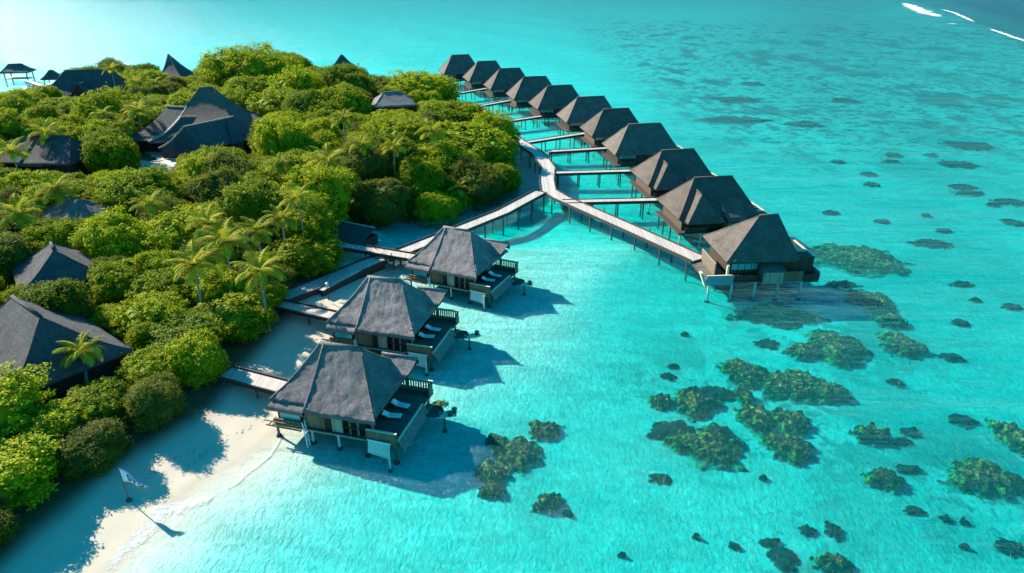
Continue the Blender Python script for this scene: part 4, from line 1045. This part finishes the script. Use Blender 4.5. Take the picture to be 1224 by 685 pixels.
# where trees stand: the land, set back from the sand
edge_px = [(0, 655, 1), (70, 606, 1), (140, 545, 1), (232, 482, 1), (262, 440, 1), (272, 408, 1), (335, 388, 1), (338, 345, 1), (395, 320, 1), (405, 300, 1), (403, 262, 1)]
TREE_POLY = [(-60, 20)] + [at(*p) for p in edge_px] + [at(452, 264, 0.5), at(520, 261, 0.3), at(582, 246, 0.3), at(612, 224, 0.3), at(614, 190, 0.3)] + [at(*p) for p in shore_px] + [(-230, 222), (-300, 150), (-300, 20)]
TP = np.array(TREE_POLY)
cand = []
trees = []
rr_ = random.Random(5)
def try_tree(x, y, r, h):
    if sdist(np.array([x]), np.array([y]), TP)[0] < r * 0.36: return False
    for fx_, fy_, fr_ in foot:
        if math.hypot(x - fx_, y - fy_) < fr_ + r * 0.45: return False
    if math.hypot(x - PZ[0], y - PZ[1]) < 7 + r * 0.5: return False
    for (tx, ty, tr_) in trees:
        if math.hypot(x - tx, y - ty) < 0.70 * (r + tr_): return False
    cx, cy, cd = proj(x, y, h * 0.62); rp = FOC * r / cd; tp = proj(x, y, h)[1]
    if cx + rp < -20 or cx - rp > 1250: return False
    for (b, bd) in keep:
        if cd < bd and cx + rp > b[0] and cx - rp < b[2] and tp < b[3] - 2 and cy + rp * 0.7 > b[1]: return False
    return True
tall = {}
specials = [(305, 118, 11.5, 15.0), (268, 112, 7, 11), (350, 128, 11, 9.5), (380, 114, 9, 6.5), (340, 150, 8, 9), (444, 118, 9, 8), (505, 128, 10, 10.5), (530, 212, 8, 9), (562, 196, 9, 10.5), (141, 213, 4.4, 9.0), (540, 172, 9, 11)]
data = []
for (px_, py_, r, h) in specials:
    x, y = at(px_, py_, 1.5); trees.append((x, y, r)); data.append((x, y, r, h))
for _ in range(26000):
    y = rr_.uniform(18, 330); x = rr_.uniform(-210, 6)
    px_, py_, dd = proj(x, y, 4)
    if px_ < -60 or py_ > 740: continue
    k = min(1, max(0, (y - 60) / 170))
    r = rr_.uniform(2.9, 5.0) * (1 - k) + rr_.uniform(4.4, 8.4) * k
    h = r * rr_.uniform(1.4, 2.25) * (1 - 0.2 * k)
    if sdist(np.array([x]), np.array([y]), TP)[0] < 8 and y < 66: h = min(h, r * 1.2, 4.2)
    elif sdist(np.array([x]), np.array([y]), TP)[0] < 8 and y < 98: h = min(h, r * 1.15, 4.0)
    elif sdist(np.array([x]), np.array([y]), TP)[0] < 15 and y < 98: h = min(h, r * 1.4, 5.6)
    if try_tree(x, y, r, h): trees.append((x, y, r)); data.append((x, y, r, h))
# smaller shrubs fill what is left
nbig = len(data)
for _ in range(9000):
    y = rr_.uniform(28, 200); x = rr_.uniform(-110, 4)
    px_, py_, dd = proj(x, y, 2)
    if px_ < -30 or py_ > 700 or len(data) > 292: continue
    r = rr_.uniform(1.7, 2.5) * (1 + y / 250); h = r * rr_.uniform(1.3, 1.7)
    if try_tree(x, y, r, h): trees.append((x, y, r)); data.append((x, y, r, h))
print('TREES', nbig, len(data))
tree_objs = []
for i, (x, y, r, h) in enumerate(data):
    q_ = rr_.random(); kind = 1 if q_ < 0.12 else (2 if q_ < 0.27 else 0)
    o = plant_tree(x, y, r * 1.1, h, kind, i)
    tree_objs.append((o, proj(x, y, h * 0.6), kind, r, h))

# palms
def frond_strip(V, F, T, base, yaw, pitch, L, droop, r_, tone):
    n_ = 14; pts = []
    p = np.array(base, float); ang = pitch
    hd = np.array([math.cos(yaw), math.sin(yaw), 0])
    for k in range(n_ + 1):
        pts.append(p.copy()); st = L / n_
        p = p + (hd * math.cos(ang) + np.array([0, 0, math.sin(ang)])) * st; ang -= droop / n_ * (0.4 + 1.2 * k / n_)
    side = np.array([-hd[1], hd[0], 0])
    for k in range(1, n_ + 1):
        t = k / n_; wl = L * 0.27 * math.sin(math.pi * min(1, 0.12 + t * 0.86)) ** 0.7
        for s in (-1, 1):
            for m in (0, 0.5):
                q = pts[k - 1] * (1 - m) + pts[k] * m; dr = pts[k] - pts[k - 1]; dr /= np.linalg.norm(dr)
                tip = q + side * s * wl * 0.85 + dr * wl * 0.5 + np.array([0, 0, -wl * r_.uniform(0.25, 0.55)])
                o = len(V); wd = dr * L * 0.015
                V += [(q - wd).tolist(), (q + wd).tolist(), (tip + wd * 0.4).tolist(), ((q + tip) / 2 - wd * 1.2 + np.array([0, 0, wl * .06])).tolist()]
                F.append([o, o + 1, o + 2, o + 3]); T += [tone] * 4
        o = len(V); up = np.array([0, 0, 0.03]); a, b = pts[k - 1], pts[k]
        V += [(a - side * .03 + up).tolist(), (a + side * .03 + up).tolist(), (b + side * .02 + up).tolist(), (b - side * .02 + up).tolist()]; F.append([o, o + 1, o + 2, o + 3]); T += [0.9] * 4
def palm_crown(seed):
    r_ = random.Random(seed); V, F, T = [], [], []
    nf = 19
    for k in range(nf):
        yaw = k * 2.39996 + r_.uniform(-.2, .2); lv = k / nf
        frond_strip(V, F, T, (0, 0, 0), yaw, 1.15 - 1.25 * lv + r_.uniform(-.12, .12), r_.uniform(3.0, 3.7), 1.35 + 0.5 * lv, r_, r_.uniform(0.1, 1.0))
    me = bpy.data.meshes.new('crown'); me.from_pydata(V, [], F); me.materials.append(M['frond'])
    at_ = me.attributes.new('tone', 'FLOAT', 'POINT'); at_.data.foreach_set('value', T); me.update(); return me
PC = [palm_crown(k) for k in range(4)]
def palm_trunk(seed, h):
    r_ = random.Random(seed); mb = MB(); a = r_.uniform(0, 6.28); lean = r_.uniform(0.2, 1.1)
    n_ = 8; pts = [Vector((lean * math.cos(a) * (1 - (1 - t / n_) ** 2) - lean * math.cos(a), lean * math.sin(a) * (1 - (1 - t / n_) ** 2) - lean * math.sin(a), h * t / n_)) for t in range(n_ + 1)]
    for i in range(n_): mb.cyl(pts[i], pts[i + 1], 0.2 - 0.012 * i, 0.19 - 0.012 * i, 8)
    return mb
palms_px = [(66, 228, 8, 1.25, 'tall palm with wide drooping fronds in front of the spa house'), (165, 133, 9, 1.3, 'shaggy palm standing beside the plaza near the big hall'),
            (333, 196, 10, 1.0, 'slender palm on a bare pale trunk in the middle of the canopy'), (392, 186, 10, 1.35, 'broad palm with yellowing fronds in the middle of the canopy'),
            (430, 168, 11, 1.0, 'tall palm with upright fronds above the tall bushes inland of the lagoon'), (268, 290, 9, 1.2, 'palm with spread fronds just inland of the three lagoon palms'),
            (307, 276, 8, 1.0, 'thin palm between two wider palms inland of the sandy boardwalk'), (309, 320, 8, 1.15, 'star shaped palm closest to the middle beach villa bridge'),
            (337, 262, 7.5, 0.9, 'small palm crown on the treetops inland of the boat shed'), (546, 206, 4.6, 1.0, 'pale green palm over the lagoon edge opposite the boardwalk fork'),
            (566, 203, 4.6, 0.9, 'smaller partner palm over the lagoon edge opposite the boardwalk fork'), (515, 152, 11, 1.2, 'palm rising at the tree edge by the footbridges'),
            (14, 182, 9, 1.2, 'palm at the frame edge above the spa house roof'), (55, 160, 9, 1.25, 'palm with pale fronds behind the spa house'), (145, 150, 8, 1.1, 'palm next to the plaza, on its seaward side'),
            (183, 100, 9, 1.1, 'hazy palm between the long house and the peaked house'), (163, 99, 9, 1.0, 'hazy palm touching the end of the long house'), (22, 256, 8, 1.2, 'feathery palm at the frame edge below the spa house'),
            (97, 420, 5, 0.8, 'small yellow palm beside the corner bungalow roof'), (289, 235, 8.5, 0.9, 'palm half sunk in the canopy inland of the big trees'), (133, 83, 12, 1.1, 'lone palm top rising over the long house roof ridge'),
            (470, 170, 10, 1.0, 'palm half hidden in dense canopy below the canopy cottage'), (318, 56, 15, 1.0, 'thin palm top above the highest trees on the skyline'),
            (122, 138, 9, 1.1, 'palm between the spa house and the long house'), 
            (248, 268, 9, 1.1, 'palm behind the palm with spread fronds, deeper inland'), (356, 236, 10, 1.0, 'palm between the slender palm and the boat shed'), (404, 206, 8, 1.1, 'leafy palm over the trees behind the boat shed'),
            (410, 142, 11, 1.1, 'palm seaward of the canopy cottage roof'), (232, 318, 8, 1.1, 'palm deep in the canopy beside the shaded bungalow trees'), (180, 245, 8.5, 1.0, 'lone palm in the canopy between hall and garden cottage')]
for i, (px_, py_, zc, s, lab) in enumerate(palms_px):
    x, y = at(px_, py_, zc + 1.5); g = bed(x, y)
    o = empty('palm_tree', (x, y, g)); tag(o, lab, 'palm tree', 'coconut palms among the trees')
    c = bpy.data.objects.new('crown', PC[i % 4]); col.objects.link(c); c.parent = o; c.location = (0, 0, zc); c.scale = (s, s, s); c.rotation_euler = (0, 0, i * 1.1)
    palm_trunk(i, zc).build('trunk', M['palm_bark'], o)

# ------------------------------------------------------------------ coral heads and patches
def coral_mat(name, stops):
    n = N(name); v = n.coords('World')
    f1 = n.noise(v, 1.3, 6, 0.75); f2 = n.noise(v, 4.0, 4, 0.7)
    t = n.math('ADD', n.math('MULTIPLY', f1, 0.6), n.math('MULTIPLY', f2, 0.45))
    vo = n.new('ShaderNodeTexVoronoi'); n.link(v, vo.inputs['Vector']); vo.inputs['Scale'].default_value = 1.9
    t = n.math('ADD', t, n.math('MULTIPLY', n.math('SUBTRACT', 0.42, vo.outputs['Distance']), 0.22))
    c = n.ramp(t, stops)
    # growth thins out over the sand at the rim
    cv = n.math('ADD', n.attr('cover'), n.math('MULTIPLY', n.math('SUBTRACT', n.noise(v, 1.1, 6, 0.8), 0.5), 0.9))
    c = n.mix(n.ramp(cv, [(-0.0, 0), (0.26, 1)]), (0.20, 0.22, 0.17), c)
    return n.done(n.principled(c, 0.95, n.bump(f2, 0.8, 0.25), 0.05))
M['coral'] = coral_mat('coral', [(0.42, (0.005, 0.008, 0.004)), (0.51, (0.04, 0.036, 0.009)), (0.59, (0.19, 0.14, 0.022)), (0.71, (0.58, 0.42, 0.07))])
M['coral_deep'] = coral_mat('deep_coral', [(0.42, (0.006, 0.012, 0.012)), (0.60, (0.018, 0.026, 0.02)), (0.8, (0.06, 0.06, 0.03))])
def coral(px_, py_, wp, hp, crisp, seed):
    x, y = at(px_, py_, 0); dd = proj(x, y, 0)[2]
    a = wp * dd / FOC / 2; b = (at(px_, py_ - hp / 2, 0)[1] - at(px_, py_ + hp / 2, 0)[1]) / 2
    zb = bed(x, y); zt = -0.26 if crisp else zb * 0.62
    nr, na = (34, 110) if crisp else (18, 64)
    if max(a, b) > 3: nr, na = 46, 150
    vs = []; fs = []; cov = []
    so_ = Vector((seed * 3.1, seed * 1.7, 0))
    for j in range(nr + 1):
        rho = (j / nr) ** 0.85 * 1.22
        for k in range(na):
            th = 2 * math.pi * k / na
            dv = Vector((math.cos(th), math.sin(th), 0))
            R_ = 1 + 0.30 * mnoise.noise(dv * 1.1 + so_) + 0.20 * mnoise.noise(dv * 2.9 + so_)
            X, Y = a * rho * R_ * dv.x, b * rho * R_ * dv.y
            P_ = Vector((X, Y, 0))
            sz_ = max(1.2, min(a, b))
            fb = 0.34 * mnoise.noise(P_ * (1.7 / sz_) + so_) + 0.30 * mnoise.noise(P_ * (3.9 / sz_) + so_) + 0.16 * mnoise.noise(P_ * (8.5 / sz_) + so_)
            body = 0.98 - rho ** 1.9 + fb * (0.45 + 0.75 * rho)
            cov.append(body)
            body = max(-0.25, min(1.0, body * 1.15))
            lump_ = 0.30 * abs(mnoise.noise(P_ * 1.1 + so_)) + 0.20 * abs(mnoise.noise(P_ * 2.6 + so_)) + 0.06 * mnoise.noise(P_ * 5.5 + so_) - 0.12
            z = zb + (zt - zb) * body + lump_ * (1.3 if crisp else 0.8) * max(0, min(1, body * 2))
            z = z if z < -0.28 else -0.28 + 0.16 * math.tanh((z + 0.28) / 0.2)
            if j == nr: z = zb - 0.3
            vs.append((X, Y, z))
    for j in range(nr):
        for k in range(na): fs.append((j * na + k, (j + 1) * na + k, (j + 1) * na + (k + 1) % na, j * na + (k + 1) % na))
    mb = MB(); mb.add(vs, fs)
    o = mb.build('coral' if crisp else 'reef_patch', M['coral'] if crisp else M['coral_deep'], None, True)
    ca = o.data.attributes.new('cover', 'FLOAT', 'POINT'); ca.data.foreach_set('value', cov)
    o.location = (x, y, 0)
    return o
CR = [(617, 533, 66, 44), (588, 556, 44, 32), (588, 577, 40, 20), (594, 520, 32, 16), (652, 505, 42, 24), (656, 590, 44, 24), (791, 471, 24, 15), (832, 474, 50, 28), (848, 522, 78, 44), (894, 437, 50, 28), (950, 452, 80, 34),
      (990, 458, 50, 20), (890, 464, 20, 16), (905, 488, 40, 30), (945, 494, 46, 26), (945, 524, 52, 34), (998, 404, 70, 34), (962, 410, 34, 18), (1080, 402, 44, 24), (1045, 352, 44, 26), (1068, 375, 34, 12), (1030, 302, 100, 30),
      (1060, 562, 44, 22), (1184, 560, 80, 44), (1215, 512, 30, 44), (1046, 511, 42, 18), (1000, 663, 44, 20), (526, 478, 14, 8)]
DP = [(930, 366, 110, 26), (918, 400, 30, 12), (938, 374, 44, 16), (1115, 283, 56, 10), (1152, 331, 30, 7), (1213, 358, 24, 8), (1152, 376, 24, 9), (1141, 416, 30, 11), (1074, 445, 20, 8), (1155, 490, 38, 16), (1078, 516, 34, 9), (1092, 504, 26, 11), (1088, 549, 30, 12),
      (1097, 598, 30, 12), (1135, 608, 15, 11), (1157, 612, 14, 7), (1212, 641, 34, 24), (922, 636, 26, 12), (940, 655, 40, 30), (968, 622, 20, 13), (1000, 622, 22, 22), (880, 640, 14, 11), (1157, 641, 16, 7), (805, 505, 60, 30), (860, 460, 50, 20),
      (800, 440, 18, 7), (830, 455, 14, 6), (880, 138, 95, 9), (881, 114, 64, 7), (962, 143, 50, 7), (1012, 116, 34, 7), (1160, 168, 66, 11), (1147, 191, 52, 9), (1212, 235, 44, 10), (1214, 258, 26, 9), (1152, 217, 34, 7), (1162, 224, 40, 7), (1043, 213, 20, 5),
      (1066, 187, 22, 4), (1070, 180, 24, 5), (1040, 201, 22, 5), (994, 247, 20, 6), (1056, 257, 16, 5), (1003, 187, 18, 4), (898, 96, 28, 4), (905, 96, 20, 4), (1115, 180, 18, 4), (1190, 238, 18, 5), (1110, 250, 14, 4), (820, 390, 10, 5), (806, 428, 16, 6), (680, 602, 16, 8), (790, 560, 30, 14), (835, 630, 12, 6), (745, 650, 12, 6), (1030, 500, 12, 6), (914, 560, 12, 7), (1170, 350, 16, 5), (1130, 268, 20, 5), (1010, 330, 40, 9)]
corals = []
for i, (a, b, c_, d_) in enumerate(CR): corals.append((coral(a, b, c_ * (1.18 if i > 5 else 0.92), d_ * (1.22 if i > 5 else 0.95), True, i + 1), (a, b), 0, c_))
for i, (a, b, c_, d_) in enumerate(DP): corals.append((coral(a, b, c_, d_, False, i + 60), (a, b), 1, c_))

# ------------------------------------------------------------------ labels that single things out
def place_labels(items, marks, words_of, cat, group):
    """Each item is named by its nearest landmark, its side of it in the picture, and its rank outward from it."""
    buckets = {}
    for it in items:
        px_, py_ = it[1][0], it[1][1]
        m = min(marks, key=lambda k: math.hypot(px_ - marks[k][0], (py_ - marks[k][1]) * 1.5))
        dx, dy = px_ - marks[m][0], (py_ - marks[m][1]) * 1.5
        side = ('right of' if dx > 0 else 'left of') if abs(dx) > abs(dy) else ('just below' if dy > 0 else 'just above')
        buckets.setdefault((m, side, words_of(it)), []).append((math.hypot(dx, dy), it))
    for (m, side, wd), L in buckets.items():
        L.sort(key=lambda q: q[0])
        for k, (_, it) in enumerate(L):
            tail = '' if len(L) == 1 else (', closest to it' if k == 0 else ', %s out from it' % ords[k])
            tag(it[0], '%s %s %s%s' % (wd, side, m, tail), cat, group)
tree_marks = {'the big resort hall': (235, 150), 'the spa house': (63, 198), 'the long house': (112, 106), 'the peaked house': (215, 85), 'the small beach hut': (412, 80), 'the canopy cottage': (472, 130), 'the garden cottage': (100, 266),
              'the shaded bungalow': (70, 330), 'the corner bungalow': (66, 420), 'the boat shed': (425, 272), 'the beach flag': (153, 575), 'the star shaped palm': (309, 320), 'the plaza': (182, 188), 'the pavilion jetty': (55, 103), 'the boardwalk fork': (650, 220), 'the closest beach bridge': (300, 455),
              'the slender palm': (333, 196), 'the yellowing palm': (392, 186), 'the paired lagoon palms': (556, 207), 'the skyline palm': (318, 60)}
def tree_words(t):
    _, _, kind, r, h = t
    if kind: return 'olive brushy tree' if kind == 1 else 'darker green tree'
    return 'small bright shrub' if r < 3 else ('huge rounded green tree' if r > 6.3 else 'rounded leafy green tree')
place_labels(tree_objs, tree_marks, tree_words, 'tree', 'broadleaf trees of the island')
sea_marks = {'the boardwalk end villa': (908, 305), 'the closest beach villa': (410, 480), 'the villa side coral cluster': (612, 545), 'the central coral garden': (925, 470), 'the fourth row villa': (765, 165), 'the second row villa': (845, 240),
             'the surf line': (1160, 24), 'the lower photo corner': (1224, 685), 'the mid side edge': (1224, 300), 'the bottom photo centre': (720, 685), 'the lone end villa reef': (1030, 302), 'the long edge reef': (1184, 560)}
def coral_words(t):
    if t[2] == 0: return 'big olive coral head' if t[3] > 48 else 'olive brown coral head'
    return 'long dark coral patch' if t[3] > 45 else ('dim dark coral patch' if t[3] > 24 else 'tiny dark coral patch')
place_labels(corals, sea_marks, coral_words, 'coral', 'coral heads in the lagoon')

# ------------------------------------------------------------------ footprints along the shaded beach
n = N('sunk_print_shade'); M['print'] = n.done(n.principled((0.33, 0.285, 0.22), 0.9))  # flat discs; darker sand tone painted as the shade of sunken prints
mb = MB(); pr = random.Random(3)
for a, b, k_ in ((at(172, 570, 1), at(232, 530, 1), 20), (at(262, 480, 1), at(318, 432, 1), 16), (at(215, 560, 1), at(300, 500, 1), 22)):
    d_ = Vector((b[0] - a[0], b[1] - a[1], 0)).normalized(); nn_ = Vector((-d_.y, d_.x, 0))
    for k in range(k_):
        t = k / k_; c_ = Vector((a[0] + (b[0] - a[0]) * t, a[1] + (b[1] - a[1]) * t, 0)) + nn_ * (0.14 * (1 if k % 2 else -1) + 0.5 * math.sin(t * 4)) + d_ * pr.uniform(-.1, .1)
        vs = []
        for j in range(8):
            th = 2 * math.pi * j / 8; q = c_ + d_ * (0.16 * math.cos(th)) + nn_ * (0.07 * math.sin(th)); vs.append((q.x, q.y, bed(q.x, q.y) + 0.03))
        mb.add(vs, [tuple(range(8))])
tag(mb.build('footprints', M['print']), 'faint trails of footprints across the beach sand', kind='stuff')
